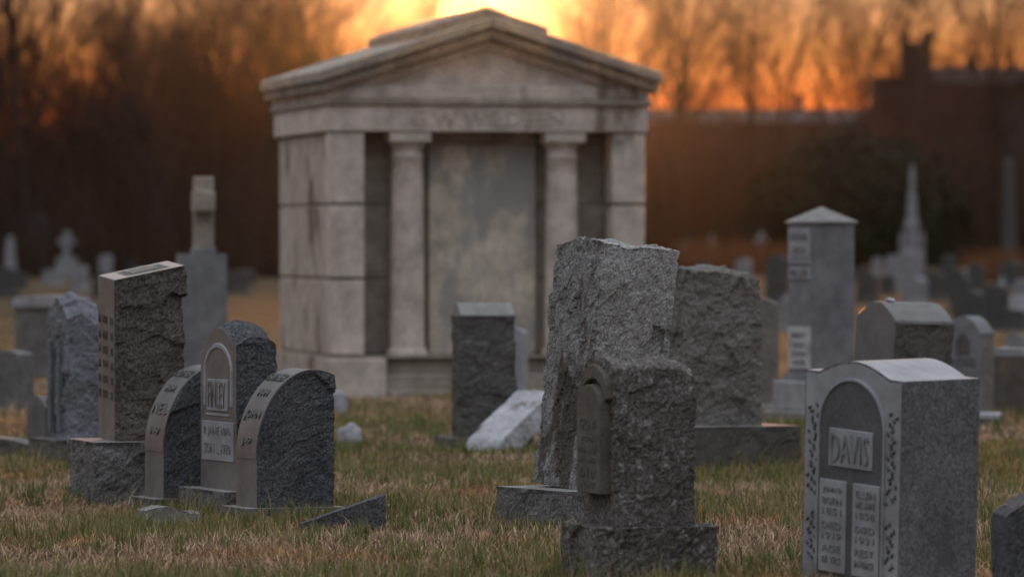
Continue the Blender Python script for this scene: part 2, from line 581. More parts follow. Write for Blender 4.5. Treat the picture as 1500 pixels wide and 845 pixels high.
ca, sa = math.cos(a), math.sin(a)
def wing(lx, ly, label, yrs, seed):
    wx = ctr.location.x + lx * ca - ly * sa
    wy = ctr.location.y + lx * sa + ly * ca
    e = empty('headstone', (wx, wy, float(gz(wx, wy)) - .02), a)
    tag(e, label, 'headstone', 'family plot of three')
    wd, t, h, h0, ax = .33, .445, .735, .26, .33
    foot(e, wd + .12, t + .14)
    ob('base', block('base', wd + .11, t + .13, .085, .02, 'FRLB', .010, seed), e, [M['base_stone'], M['base_light']])
    def top(x, y):
        u = np.clip((y + t / 2) / ax, 0, 1)
        return h0 + (h - h0) * np.sqrt(np.clip(1 - (1 - u) ** 2, 0, 1)) - .03 * np.clip((y + t / 2 - ax) / (t - ax), 0, 1) ** 2
    ph = np.linspace(0, math.pi / 2, 26)
    yy = np.concatenate([-t / 2 + ax * (1 - np.cos(ph)), np.linspace(-t / 2 + ax, t / 2, 9)[1:]])
    yy = np.unique(np.round(yy, 5))
    die = ob('slab', block('die', wd, t, h, .0115, 'RLB', .022, seed + 1, top, ys=yy, edge=.035), e, [M['granite_dark_rough'], M['granite_dark']], (0, .01, .085))
    # polished curved strip, slightly proud of the side relief
    n = 22
    v, f = [], []
    for k in range(n + 1):
        p = math.pi / 2 * k / n * .98
        yk = -t / 2 + ax * (1 - math.cos(p)); zk = h0 + (h - h0) * math.sin(p)
        ny, nz = -math.cos(p) / ax, math.sin(p) / (h - h0)
        l = math.hypot(ny, nz); ny /= l; nz /= l
        for xx, o in ((-wd / 2 + .004, -.002), (-wd / 2 + .004, .004), (wd / 2 - .004, .004), (wd / 2 - .004, -.002)):
            v.append((xx, yk + ny * o, zk + nz * o))
    for k in range(n):
        for j in range(4):
            f.append((k * 4 + j, k * 4 + (j + 1) % 4, (k + 1) * 4 + (j + 1) % 4, (k + 1) * 4 + j))
    f += [(3, 2, 1, 0), tuple(n * 4 + j for j in range(4))]
    bmm = bmesh.new(); vs = [bmm.verts.new(p) for p in v]
    for q in f: bmm.faces.new([vs[i] for i in q])
    bmesh.ops.recalc_face_normals(bmm, faces=bmm.faces[:])
    me = bpy.data.meshes.new('curved_face'); bmm.to_mesh(me); bmm.free()
    ob('curved_face', me, die, [M['granite_polish']])
    for body, p, ws, hs in yrs:
        p = R(p)
        yk = -t / 2 + ax * (1 - math.cos(p)); zk = h0 + (h - h0) * math.sin(p)
        ny, nz = -math.cos(p) / ax, math.sin(p) / (h - h0)
        rx = -math.atan2(nz, -ny)
        l = math.hypot(ny, nz)
        letters(die, body, ws, hs, 0, zk + nz / l * .004, yk + ny / l * .004, M['granite_dark'], .008, rx=rx)
    return e
wing(-.66, -.06, 'curved quarter-round wing stone left of the FINLEY stone, half hidden', (('1-9', 14, .15, .045), ('NEL', 30, .24, .065), ('H-H', 47, .15, .045), ('MOTHER', 64, .27, .06)), 31)
wing(.86, -.045, 'curved quarter-round wing stone right of the FINLEY stone, dark rough side', (('J-9', 11, .15, .045), ('JOHN', 29, .24, .065), ('H-H', 47, .15, .045), ('FATHER', 64, .27, .06)), 35)

# --- tall leaning granite boulder-like stone, centre
e = place('headstone', 'tallest rough grey granite headstone, leaning right on its block base', 'headstone', 852, 772, 62, .55, .465)
a = e.rotation_euler.z
foot(e, .82, .80)
ob('base', block('base', .80, .78, .215, .02, 'FRLB', .018, 41), e, [M['base_stone'], M['base_light']])
def dfm(V):
    V = V.copy()
    k = V[:, 2] / 1.3
    V[:, 0] *= 1 - .05 * k; V[:, 1] *= 1 - .03 * k
    return V
tpg = lambda x, y: 1.30 + .03 * np.sin(7 * x + 1) + .05 * (-y) + .03 * x
die = ob('slab', block('die', .56, .465, 1.30, .0125, 'FRLBT', .036, 42, tpg, deform=dfm, front1=True, fs=(1, 1, .55)), e, [M['granite_rough'], M['granite_brown']], (0, 0, .205))
lean(die, a, 5.2, 1.0)

# --- brown weathered stone with projecting tablet, front centre
e = place('headstone', 'short brown weathered headstone with projecting tablet, standing in front of the tallest granite stone', 'headstone', 897, 856, 73, .42, .39)
a = e.rotation_euler.z
foot(e, .54, .59)
ob('base', block('base', .52, .57, .255, .016, 'FRLBT', .026, 51), e, [M['weathered_brown'], M['weathered_brown']])
tpb = lambda x, y: .69 + .06 * np.sqrt(np.clip(1 - (x / .215) ** 4, 0, 1)) - .05 * np.clip((y - .10) / .1, 0, 1) ** 2
die = ob('slab', block('die', .42, .39, .74, .0115, 'FRLBT', .020, 52, tpb), e, [M['weathered_brown'], M['weathered_face']], (0, 0, .24))
prof = [(-.165, .155), (.165, .155), (.165, .54)] + [(.165 * math.cos(math.pi * k / 12), .54 + .095 * math.sin(math.pi * k / 12)) for k in range(1, 12)] + [(-.165, .54)]
ob('tablet', prism('tablet', prof, -.240, -.17, 'y', .004), die, [M['weathered_face']])
hood = [(-.20, .575), (-.165, .56)] + [(-.165 * math.cos(math.pi * k / 10), .56 + .10 * math.sin(math.pi * k / 10)) for k in range(1, 10)] + [(.165, .56), (.20, .575)] + [(.20 * math.cos(math.pi * k / 10), .60 + .125 * math.sin(math.pi * k / 10)) for k in range(1, 10)]
ob('hood', prism('hood', hood, -.220, -.15, 'y', .005), die, [M['weathered_face']])
for body, wd, z, ht in (('GEO W', .24, .46, .045), ('BORN', .18, .395, .022), ('1841-1902', .26, .345, .028), ('HIS WIFE', .24, .30, .022), ('ANNA', .24, .245, .05), ('1847', .2, .19, .03)):
    letters(die, body, wd, ht, 0, z, -.2405, M['slate_dark'], .002)

# --- second granite stone on dark base, right of centre
e = place('headstone', 'broad rough grey granite headstone on a wide dark base, right of the tallest one', 'headstone', 1012, 690, 68, .50, .52)
a = e.rotation_euler.z
foot(e, .90, .92)
ob('base', block('base', .86, .90, .305, .022, 'FRLB', .014, 61), e, [M['slate_dark'], M['base_light']])
tpc = lambda x, y: 1.03 + .04 * (1 - np.abs(x) / .25) - .06 * np.clip((y + .05) / .3, 0, 1)
die = ob('slab', block('die', .50, .52, 1.04, .015, 'FRLBT', .046, 62, tpc, fs=(.75, .75, .75)), e, [M['granite_grey'], M['granite_grey']], (0, 0, .295))

# --- dark stone before the mausoleum
e = place('headstone', 'dark rock-faced headstone with pale sloped top in front of the mausoleum', 'headstone', 674, 660, 80, .42, .41)
foot(e, .62, .60)
ob('base', block('base', .62, .62, .135, .025, 'FRLB', .012, 71), e, [M['slate_dark'], M['slate_dark']])
die = ob('slab', block('die', .42, .41, .88, .017, 'FRLB', .03, 72), e, [M['slate_dark'], M['base_light']], (0, 0, .13))
ob('cap', prism('cap', [(-.205, .875), (.205, .875), (.205, .89), (.05, .975), (-.05, .975), (-.205, .89)], -.20, .20, 'y', .006), die, [M['base_light']])

# --- pale toppled slab beside it
x, y = at(722, 664)
e = empty('toppled_headstone', (x, y, float(gz(x, y)) - .04), R(38))
tag(e, 'pale toppled marble slab lying tilted at the foot of the dark headstone', 'headstone')
foot(e, .6, .42, .2, 0)
def rnd(V):
    V = V.copy()
    k = np.clip((.14 - (V[:, 0] + .36)) / .14, 0, 1)
    V[:, 2] -= .10 * k ** 2
    return V
o = ob('slab', block('die', .64, .40, .16, .015, 'FRLBT', .016, 77, None, None, rnd), e, [M['marble_white'], M['marble_white']], (.22, 0, .17), (0, R(-37), 0))
# --- square pillar with pyramid cap, right
e = place('pillar_monument', 'square grey pillar monument with pyramid cap and lettered panels', 'monument', 1190, 618, 63, .41, .41)
foot(e, .74, .74)
ob('plinth', boxmesh('plinth', -.36, .36, -.36, .36, -.05, .13, .012), e, [M['base_light']])
ob('base', boxmesh('base', -.30, .30, -.30, .30, .129, .38, .012), e, [M['marble_grey']])
ob('moulding', prism('moulding', [(-.25, .379), (.25, .379), (.215, .45), (-.215, .45)], -.235, .235, 'y', .006), e, [M['pillar_stone']])
sh = ob('shaft', boxmesh('shaft', -.205, .205, -.205, .205, .449, 1.70, .008), e, [M['pillar_stone']])
bm = bmesh.new()
b4 = [bm.verts.new((sx * .225, sy * .225, 1.715)) for sx, sy in ((-1, -1), (1, -1), (1, 1), (-1, 1))]
b0 = [bm.verts.new((sx * .225, sy * .225, 1.699)) for sx, sy in ((-1, -1), (1, -1), (1, 1), (-1, 1))]
ap = bm.verts.new((0, 0, 1.84))
for k in range(4):
    bm.faces.new((b4[k], b4[(k + 1) % 4], ap)); bm.faces.new((b0[k], b0[(k + 1) % 4], b4[(k + 1) % 4], b4[k]))
bm.faces.new(b0[::-1])
me = bpy.data.meshes.new('cap'); bm.to_mesh(me); bm.free()
ob('cap', me, e, [M['base_light']])
panel(sh, -.185, .185, 1.36, 1.66, -.205, M['marble_grey'], .012)
panel(sh, -.185, .185, 1.23, 1.33, -.205, M['marble_grey'], .012)
panel(sh, -.185, .185, .48, .83, -.205, M['marble_white'], .012)
for body, wd, z, ht in (('FATHER', .28, 1.58, .06), ('1850', .22, 1.47, .06), ('1911', .22, 1.405, .04), ('MILLER', .30, 1.28, .06), ('MARY', .24, .76, .05), ('1855', .2, .68, .04), ('JOHN', .24, .60, .05), ('1878', .2, .53, .04)):
    letters(sh, body, wd, ht, 0, z, -.218, M['letter_dark'], .002)

# --- dark gabled stone behind the carved stone, with a pebble on top
e = place('headstone', 'dark rock-faced headstone with sloped gable lid behind the DAVIS stone', 'headstone', 1302, 700, 66, .54, .42)
a = e.rotation_euler.z
foot(e, .7, .6)
ob('base', block('base', .72, .60, .2, .03, 'FRLB', .012, 81), e, [M['slate_dark'], M['slate_dark']])
gp = lambda x, y: .79 + .105 * np.clip(1 - np.abs(x) / .27, 0, 1) ** .9
die = ob('slab', block('die', .54, .42, .84, .018, 'RLB', .020, 82, gp, edge=.02), e, [M['slate_dark'], M['granite_dark']], (0, 0, .195))
lid = [(-.272, .78), (-.262, .78), (0, .888), (.262, .78), (.272, .78), (.262, .806), (.16, .862), (.06, .905), (-.06, .905), (-.16, .862), (-.262, .806)]
ob('lid', prism('lid', lid, -.207, .215, 'y', .003), die, [M['granite_dark']])
lean(die, a, 3.0, 2.5)
px_, py_ = e.location.x, e.location.y
peb = mesh('pebble', *(lambda bmm: (bmesh.ops.create_icosphere(bmm, subdivisions=3, radius=1), ([tuple(Vector((v.co.x * .034, v.co.y * .026, v.co.z * .015)) * (1 + .25 * noise.noise(v.co * 1.3))) for v in bmm.verts], [tuple(q.index for q in f.verts) for f in bmm.faces]))[1])(bmesh.new()), smooth=True)
bpy.context.view_layer.update()
pw = die.matrix_world @ Vector((.015, -.12, .917))
tag(ob('pebble', peb, None, [M['marble_white']], pw, (R(3), R(6), .4)), 'small pale pebble left on top of the gabled dark headstone', 'pebble')

# --- carved DAVIS stone, right foreground
e = place('headstone', 'large carved grey headstone lettered DAVIS in the right foreground', 'headstone', 1318, 872, 55, .68, .415)
a = e.rotation_euler.z
foot(e, .70, .44)
def tpd(x, y):
    u = np.abs(x) / .34
    return .935 + .06 * np.where(u < .72, np.cos(u / .72 * math.pi / 2) ** 1.0, 0) + .0 * y
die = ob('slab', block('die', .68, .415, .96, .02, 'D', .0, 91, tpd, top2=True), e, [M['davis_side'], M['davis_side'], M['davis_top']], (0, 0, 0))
lean(die, a, 1.0, 3.4)
yf = -.2075
# dark face field, pale border, arch, panels
def face_poly(inset, zb, ninc=40):
    xs_ = np.linspace(-.34 + inset, .34 - inset, ninc)
    zt = tpd(xs_ / (.34 - inset) * .34, 0 * xs_) - inset
    return [(-.34 + inset, zb), (.34 - inset, zb)] + [(float(p), float(q)) for p, q in zip(xs_[::-1], zt[::-1])]
ob('border', prism('border', face_poly(.012, .02), yf - .004, yf + .01, 'y', 0), die, [M['granite_frost']])
def niche(hw, zs, rise, zb, y0, y1, name, m):
    pr = [(-hw, zb), (hw, zb), (hw, zs)] + [(hw * math.cos(math.pi * k / 20), zs + rise * math.sin(math.pi * k / 20)) for k in range(1, 20)] + [(-hw, zs)]
    return ob(name, prism(name, pr, y0, y1, 'y', 0), die, [m])
niche(.225, .70, .215, .06, yf - .008, yf + .01, 'field', M['davis_face'])
strip('moulding', [(-.225, .06), (-.225, .4)] + [(-.225 * math.cos(math.pi * k / 24), .70 + .215 * math.sin(math.pi * k / 24)) for k in range(25)] + [(.225, .4), (.225, .06)], .016, yf - .003, .012, die, M['granite_frost'])
panel(die, -.150, .150, .535, .70, yf - .006, M['granite_frost'], .010)
letters(die, 'DAVIS', .26, .125, 0, .617, yf - .016, M['letter_mid'], .006)
for sx in (-1, 1):
    panel(die, sx * .115 - .092, sx * .115 + .092, .075, .475, yf - .006, M['granite_frost'], .010, 'tablet')
    rows = (('JOHN D', .43), ('BORN', .385), ('1851', .34), ('DIED', .28), ('1919', .235), ('AGE', .18), ('68 YRS', .13)) if sx < 0 else (('ELLEN', .43), ('HIS WIFE', .385), ('1858', .34), ('DIED', .28), ('1931', .235), ('REST', .18), ('IN PEACE', .13))
    for body, z in rows:
        letters(die, body, .13, .030, sx * .115, z, yf - .017, M['letter_mid'], .003)
    # carved leaf garland down each side of the niche
    bmm = bmesh.new()
    rr = random.Random(5 + sx)
    for k in range(46):
        z = .13 + .66 * k / 45
        if .33 < z < .40: continue
        c = Vector((sx * (.272 + .022 * math.sin(k * 1.9) + rr.uniform(-.012, .012)), yf - .006, z))
        mt = Matrix.Translation(c) @ Matrix.Rotation(rr.uniform(-1.2, 1.2), 4, 'Y') @ Matrix.Diagonal((.008, .007, .015, 1))
        bmesh.ops.create_icosphere(bmm, subdivisions=1, radius=1, matrix=mt)
    me = bpy.data.meshes.new('garland'); bmm.to_mesh(me); bmm.free()
    tag(ob('garland', me, die, [M['davis_face']]), kind='stuff')

# --- stone cut by the lower right corner
e = place('headstone', 'low grey headstone cut off by the lower right corner of the picture', 'headstone', 1474, 892, 86, .40, .36)
foot(e, .44, .40)
ob('slab', block('die', .42, .36, .52, .018, 'RLBTF', .014, 95, lambda x, y: .41 + .09 * np.clip((y + .18) / .14, 0, 1) ** .8), e, [M['granite_dark_rough'], M['granite_dark']])

# --- rough blue-grey gabled stone at left
e = place('headstone', 'blue-grey rough headstone with broken gabled top left of the tall brown stone', 'headstone', 92, 688, 66, .42, .34)
a = e.rotation_euler.z
foot(e, .6, .5)
ob('base', block('base', .56, .50, .19, .025, 'FRLB', .016, 101), e, [M['slate_dark'], M['base_stone']])
tpr = lambda x, y: .74 + .15 * np.clip(1 - np.abs(x) / .2, 0, 1) ** .7 + .10 * np.clip(1 - np.abs(y + .05) / .2, 0, 1)
die = ob('slab', block('die', .42, .28, .93, .016, 'FRLBT', .03, 102, tpr), e, [M['blue_rough'], M['blue_rough']], (0, 0, .185))
for k in (-.10, .06):
    ob('moulding', boxmesh('moulding', k, k + .035, -.165, -.12, .05, .66, .006), die, [M['blue_rough']])

# --- low stone between
e = place('headstone', 'low narrow dark headstone just left of the blue-grey gabled one', 'headstone', 66, 664, 60, .30, .16)
foot(e, .3, .2)
ob('slab', block('die', .30, .16, .42, .02, 'RLB', .008, 105, arch(.30, .36, .08)), e, [M['slate_dark'], M['base_stone']])

# --- wide grey stone far left
e = place('headstone', 'wide grey headstone with pale rounded coping at far left', 'headstone', 118, 556, 14, .78, .30)
foot(e, 1.0, .5)
ob('base', boxmesh('base', -.46, .46, -.23, .23, -.05, .10, .02), e, [M['base_stone']])
die = ob('slab', block('die', .74, .26, .76, .03, '', 0, 0, arch(.74, .74, .035, 3)), e, [M['base_stone'], M['base_stone']], (0, 0, .095))
cp = [(-.40, .735)] + [(x_, .742 + .045 * (1 - (abs(x_) / .4) ** 3)) for x_ in np.linspace(-.40, .40, 13)][::1] + [(.40, .735)]
cpt = [(p, q + .045) for p, q in cp[1:-1]][::-1]
ob('coping', prism('coping', [(-.40, .70), (.40, .70)] + cpt, -.165, .165, 'y', .008), die, [M['marble_grey']])

# --- stone at left edge, and the fallen dark slab before it
e = place('headstone', 'small grey headstone cut by the left edge above the fallen slab', 'headstone', 30, 603, 30, .44, .22)
foot(e, .5, .3)
ob('slab', block('die', .44, .22, .55, .025, 'RLB', .01, 111, arch(.44, .50, .045, 3)), e, [M['base_stone'], M['base_stone']], (0, 0, 0), (0, R(-2), 0))
x, y = at(22, 668)
e = empty('fallen_slab', (x, y, float(gz(x, y)) - .03), R(-14))
tag(e, 'dark fallen headstone slab lying in grass at the left edge', 'headstone')
foot(e, .5, .4)
ob('slab', block('die', .52, .34, .17, .02, 'FRLB', .012, 113, lambda x, y: .17 - .16 * np.clip(x, 0, 1) + .0 * y), e, [M['slate_dark'], M['base_stone']], (0, 0, 0), (0, R(5), 0))

# --- cross monument
e = place('cross_monument', 'stone cross on a tall tapered pedestal left of the mausoleum', 'monument', 262, 580, 84, .44, .46)
foot(e, .8, .7)
ob('base', boxmesh('base', -.40, .40, -.40, .40, -.05, .14, .015), e, [M['base_light']])
def tap(V):
    V = V.copy(); k = V[:, 2] / 1.28
    V[:, 0] *= 1 - .06 * k; V[:, 1] *= 1 - .06 * k
    return V
ob('pedestal', block('pedestal', .50, .50, 1.28, .08, 'D', 0, 0, None, None, tap), e, [M['pillar_stone'], M['pillar_stone']], (0, 0, .135))
cr = ob('cross', boxmesh('cross', -.11, .11, -.10, .10, 0, .76, .012), e, [M['lime_dark']], (0, .02, 1.41))
for sx in (-1, 1):
    ob('cross_arm', boxmesh('cross_arm', sx * .111 if sx > 0 else -.28, .28 if sx > 0 else -.111, -.105, .105, .42, .62, .010), cr, [M['lime_dark']])
ob('cross_foot', boxmesh('cross_foot', -.14, .14, -.12, .12, -.012, .06, .012), cr, [M['pillar_stone']])

# --- arched grey stone right, with block before it
e = place('headstone', 'blurred grey arched headstone right of the DAVIS stone with small niche', 'headstone', 1436, 622, 40, .36, .2)
foot(e, .6, .4)
ob('base', boxmesh('base', -.24, .24, -.18, .18, -.05, .10, .012), e, [M['base_stone']])
die = ob('slab', block('die', .36, .2, .80, .025, 'RLB', .006, 121, arch(.36, .66, .14, 2)), e, [M['granite_grey'], M['pillar_stone']], (0, 0, .098))
letters(die, 'ROSS', .26, .07, 0, .42, -.102, M['letter_dark'], .003)
ob('niche', prism('niche', [(-.07, .48), (.07, .48), (.07, .60), (0, .67), (-.07, .60)], -.106, -.09, 'y', .003), die, [M['slate_dark']])
x, y = at(1450, 626)
e = empty('footstone', (x, y, float(gz(x, y)) - .02), R(-8))
tag(e, 'low dark footstone with white top right of the arched grey stone', 'footstone')
foot(e, .2, .3)
ob('block', boxmesh('block', -.10, .10, -.12, .12, -.03, .12, .012), e, [M['slate_dark']])
ob('top', boxmesh('top', -.085, .085, -.125, .12, .085, .135, .008), e, [M['marble_white']])
x, y = at(1452, 588)
e = place('marker_stone', 'little bright white marker stone behind the dark footstone', 'headstone', 1456, 590, 20, .11, .1)
ob('slab', block('die', .11, .10, .19, .02, 'FRLBT', .006, 3), e, [M['marble_white'], M['marble_white']])

# --- brown stone right edge
e = place('headstone', 'brown flat-topped headstone cut by the right edge behind', 'headstone', 1496, 612, 20, .24, .3)
e.location.x += .12
foot(e, .5, .4)
ob('slab', block('die', .52, .30, .52, .03, 'RLB', .012, 131), e, [M['brown_rough'], M['weathered_face']])
ob('coping', block('coping', .50, .28, .07, .03, 'FRLBT', .02, 132), e, [M['marble_grey'], M['marble_grey']], (0, 0, .515))

# --- light narrow stone at right of dark stone
e = place('headstone', 'pale narrow headstone half hidden between dark headstone and tallest granite stone', 'headstone', 772, 592, 15, .30, .16)
foot(e, .4, .3)
ob('base', boxmesh('base', -.22, .22, -.14, .14, -.05, .1, .012), e, [M['marble_grey']])
ob('slab', block('die', .24, .13, .62, .03, '', 0, 0, arch(.24, .58, .05)), e, [M['marble_grey'], M['marble_grey']], (0, 0, .095))
e = place('headstone', 'pale sliver of a headstone right behind the broad granite stone', 'headstone', 1138, 606, 15, .40, .2)
foot(e, .5, .3)
ob('base', boxmesh('base', -.26, .26, -.16, .16, -.05, .09, .012), e, [M['base_light']])
ob('slab', block('die', .36, .16, .92, .03, '', 0, 0, arch(.36, .88, .06)), e, [M['granite_grey'], M['granite_grey']], (0, 0, .088))

# --- loose stones
def rock(label, px, yg, rx, ry, rz, m, seed, sink=.3, name='boulder', cat='stone', rot=0):
    x, y = at(px, yg)
    bmm = bmesh.new()
    bmesh.ops.create_icosphere(bmm, subdivisions=4, radius=1)
    for v in bmm.verts:
        p = v.co.copy()
        f = 1 + .22 * noise.noise(p * 1.4 + Vector((seed, 0, 0))) + .10 * facet(p * .4, 5, seed)
        v.co = Vector((p.x * rx * f, p.y * ry * f, (p.z * f + 1 - 2 * sink) * rz))
    for f in bmm.faces: f.smooth = True
    me = bpy.data.meshes.new(name); bmm.to_mesh(me); bmm.free()
    o = ob(name, me, None, [m], (x, y, float(gz(x, y))), (0, 0, rot))
    footprints.append((x, y, rot, rx * 1.6, ry * 1.6))
    return tag(o, label, cat)
rock('rounded pale blue-grey boulder in grass right of the wing stone', 512, 651, .10, .12, .12, M['marble_grey'], 3, .25)
rock('pale rock peeping from behind the right wing stone', 494, 612, .09, .09, .14, M['marble_grey'], 5, .3)
for px_, yy_, ww_, tt_, hh_, rz_, tl_, lb_ in ((240, 771, .28, .20, .15, .3, 7, 'pale flat broken slab in grass before the left wing stone'), (274, 767, .13, .12, .12, -.5, -9, 'small pale broken piece right of the flat broken slab before the wing stone')):
    x, y = at(px_, yy_)
    e = empty('broken_slab', (x, y, float(gz(x, y)) - .02), rz_)
    tag(e, lb_, 'stone')
    foot(e, ww_ * 1.05, tt_ * 1.3, 0, -.04)
    ob('slab', block('slab', ww_, tt_, hh_, .012, 'FRLBT', .016, int(px_), lambda x, y, w=ww_, h=hh_: h * (.6 + .4 * np.cos(x / w * 2.2)) + 0 * y), e, [M['base_light'], M['base_light']], (0, 0, 0), (0, R(tl_), 0))
x, y = at(502, 777)
e = empty('broken_slab', (x, y, float(gz(x, y)) - .02), R(6))
tag(e, 'dark wedge of broken headstone lying in grass before the right wing stone', 'stone')
foot(e, .40, .16)
ob('slab', block('die', .44, .15, .15, .015, 'FRLBT', .010, 141, lambda x, y: .06 + .15 * (x + .22) / .44 + 0 * y), e, [M['granite_dark_rough'], M['granite_dark_rough']])

# ------------------------------------------------------------------ mausoleum
MW, ML = 3.14, 3.5
mx0, my0 = at(485, 580)
ma = R(11.2)
maus = empty('mausoleum', (mx0, my0, float(gz(mx0, my0)) - .02), ma)
tag(maus, 'pale stone temple-front mausoleum with two columns and a pedimented roof', 'mausoleum')
foot(maus, MW + .5, ML + .9, MW / 2, ML / 2 - .1)


def blk(x0, x1, y0, y1, z0, z1, m='lime', name='stone_block', parent=None, bev=.010):
    return ob(name, boxmesh(name, x0, x1, y0, y1, z0, z1, bev), parent or maus, [M[m]])


# inner core, so that the joints between the facing blocks do not see through
blk(.06, MW - .06, .42, ML - .06, -.05, 2.9, 'lime_dark', 'core', None, 0)
# plinth with cheek blocks either side of the steps
blk(-.04, .52, -.16, .50, -.05, .40, 'lime', 'cheek_block')
blk(MW - .52, MW + .04, -.16, .50, -.05, .40, 'lime', 'cheek_block')
for k in range(3):
    y0 = .50 + k * (ML - .45) / 3
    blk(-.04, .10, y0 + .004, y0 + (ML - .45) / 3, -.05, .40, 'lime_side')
    blk(MW - .10, MW + .04, y0 + .004, y0 + (ML - .45) / 3, -.05, .40)
blk(-.03, MW + .03, .0, ML + .03, .401, .425, 'lime_dark', 'plinth_cap')
for k in range(3):
    blk(.525, MW - .525, -.30 + .20 * k, .45, -.05 + .15 * k * .999, -.05 + .15 * (k + 1), 'lime_dark', 'step', None, .012)
# wall courses and pilasters
crs = [.427, 1.18, 1.907, 2.62]
for z0, z1 in zip(crs[:-1], crs[1:]):
    z0 += .013; z1 -= .013
    for x0, x1 in ((0, .33), (MW - .33, MW)):
        blk(x0, x1, 0, .36, z0, z1)
    off = .035
    ysp = [.366, .366 + (ML - .37) * .47, ML]
    for ya, yb in zip(ysp[:-1], ysp[1:]):
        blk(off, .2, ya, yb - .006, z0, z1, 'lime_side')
        blk(MW - .2, MW - off, ya, yb - .006, z0, z1)
    for xa, xb in ((.21, MW / 2 - .003), (MW / 2 + .003, MW - .21)):
        blk(xa, xb, ML - .2, ML - .036, z0, z1)
    # recessed walls either side of the doorway
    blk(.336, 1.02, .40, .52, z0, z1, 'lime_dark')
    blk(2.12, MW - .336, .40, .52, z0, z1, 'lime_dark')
# sealed doorway
blk(1.03, 2.11, .34, .53, .43, 2.50, 'lime_panel', 'door_panel')
blk(1.03, 2.11, .31, .53, 2.503, 2.617, 'lime_dark', 'lintel')


def column(cx):
    prof = [(.20, .43), (.20, .48), (.176, .49), (.170, .52), (.168, 1.0), (.163, 1.6), (.154, 2.2), (.150, 2.36), (.160, 2.37), (.160, 2.395), (.150, 2.40), (.152, 2.46), (.17, 2.49), (.198, 2.515), (.198, 2.52)]
    n = 32
    v = [(cx + r * math.cos(2 * math.pi * k / n), .20 + r * math.sin(2 * math.pi * k / n), z) for r, z in prof for k in range(n)]
    f = [(i * n + k, i * n + (k + 1) % n, (i + 1) * n + (k + 1) % n, (i + 1) * n + k) for i in range(len(prof) - 1) for k in range(n)]
    o = ob('column', mesh('column', v, f, True), maus, [M['lime']])
    ob('abacus', boxmesh('abacus', cx - .205, cx + .205, -.005, .405, 2.519, 2.616, .008), o, [M['lime']])
column(.79)
column(2.34)
# entablature
blk(-.02, MW + .02, -.02, ML + .02, 2.622, 2.875, 'lime', 'frieze', None, .006)
ob('lettering', text_mesh('G.W.WILDEEN', 1.52, .15, .006), maus, [M['lime_side']], (MW / 2 - .02, -.025, 2.75))
blk(-.055, MW + .055, -.055, ML + .055, 2.877, 2.935, 'lime_dark', 'moulding', None, .012)
blk(-.03, MW + .03, -.03, ML + .03, 2.937, 3.07, 'lime', 'cornice', None, .01)
sl = math.tan(R(17.6))
hx = MW / 2
# tympanum, set back in the gable, with an inner raking moulding
ob('tympanum', prism('tympanum', [(-.02, 3.068), (MW + .02, 3.068), (hx, 3.068 + (hx + .02) * sl)], .06, ML - .06, 'y'), maus, [M['lime']])
for s in (-1, 1):
    pr = [(hx + s * (hx - .06), 3.069), (hx, 3.069 + (hx - .06) * sl), (hx, 3.069 + (hx - .40) * sl), (hx + s * (hx - .40), 3.069)]
    ob('raking_moulding', prism('raking_moulding', pr, .0, .062, 'y', .006), maus, [M['lime']])
    # raking cornice and roof slab on each slope
    xe = hx + s * (hx + .10)
    pr = [(xe, 3.005), (hx + s * .002, 3.005 + (hx + .10) * sl), (hx + s * .002, 3.005 + (hx + .10) * sl + .115), (xe, 3.12)]
    ob('raking_cornice', prism('raking_cornice', pr, -.14, ML + .14, 'y', .008), maus, [M['lime_roof']])  # stained stone; its dark tone also paints in the soffit shade
    xe = hx + s * (hx + .135)
    for k in range(3):
        ya, yb = -.19 + k * (ML + .38) / 3, -.19 + (k + 1) * (ML + .38) / 3 - .006
        b0 = 3.105
        pr = [(xe, b0), (hx + s * .002, b0 + (hx + .135) * sl), (hx + s * .002, b0 + (hx + .135) * sl + .10), (xe, b0 + .10)]
        ob('roof_slab', prism('roof_slab', pr, ya, yb, 'y', .008), maus, [M['lime_dark']])
zr = 3.105 + (hx + .135) * sl + .10
for s in (-1, 1):
    pr = [(hx + s * .62, zr - .62 * sl - .005), (hx + s * .001, zr - .005), (hx + s * .001, zr + .10), (hx + s * .62, zr - .62 * sl + .10)]
    ob('ridge_slab', prism('ridge_slab', pr, .10, ML - .1, 'y', .010), maus, [M['lime_roof']])


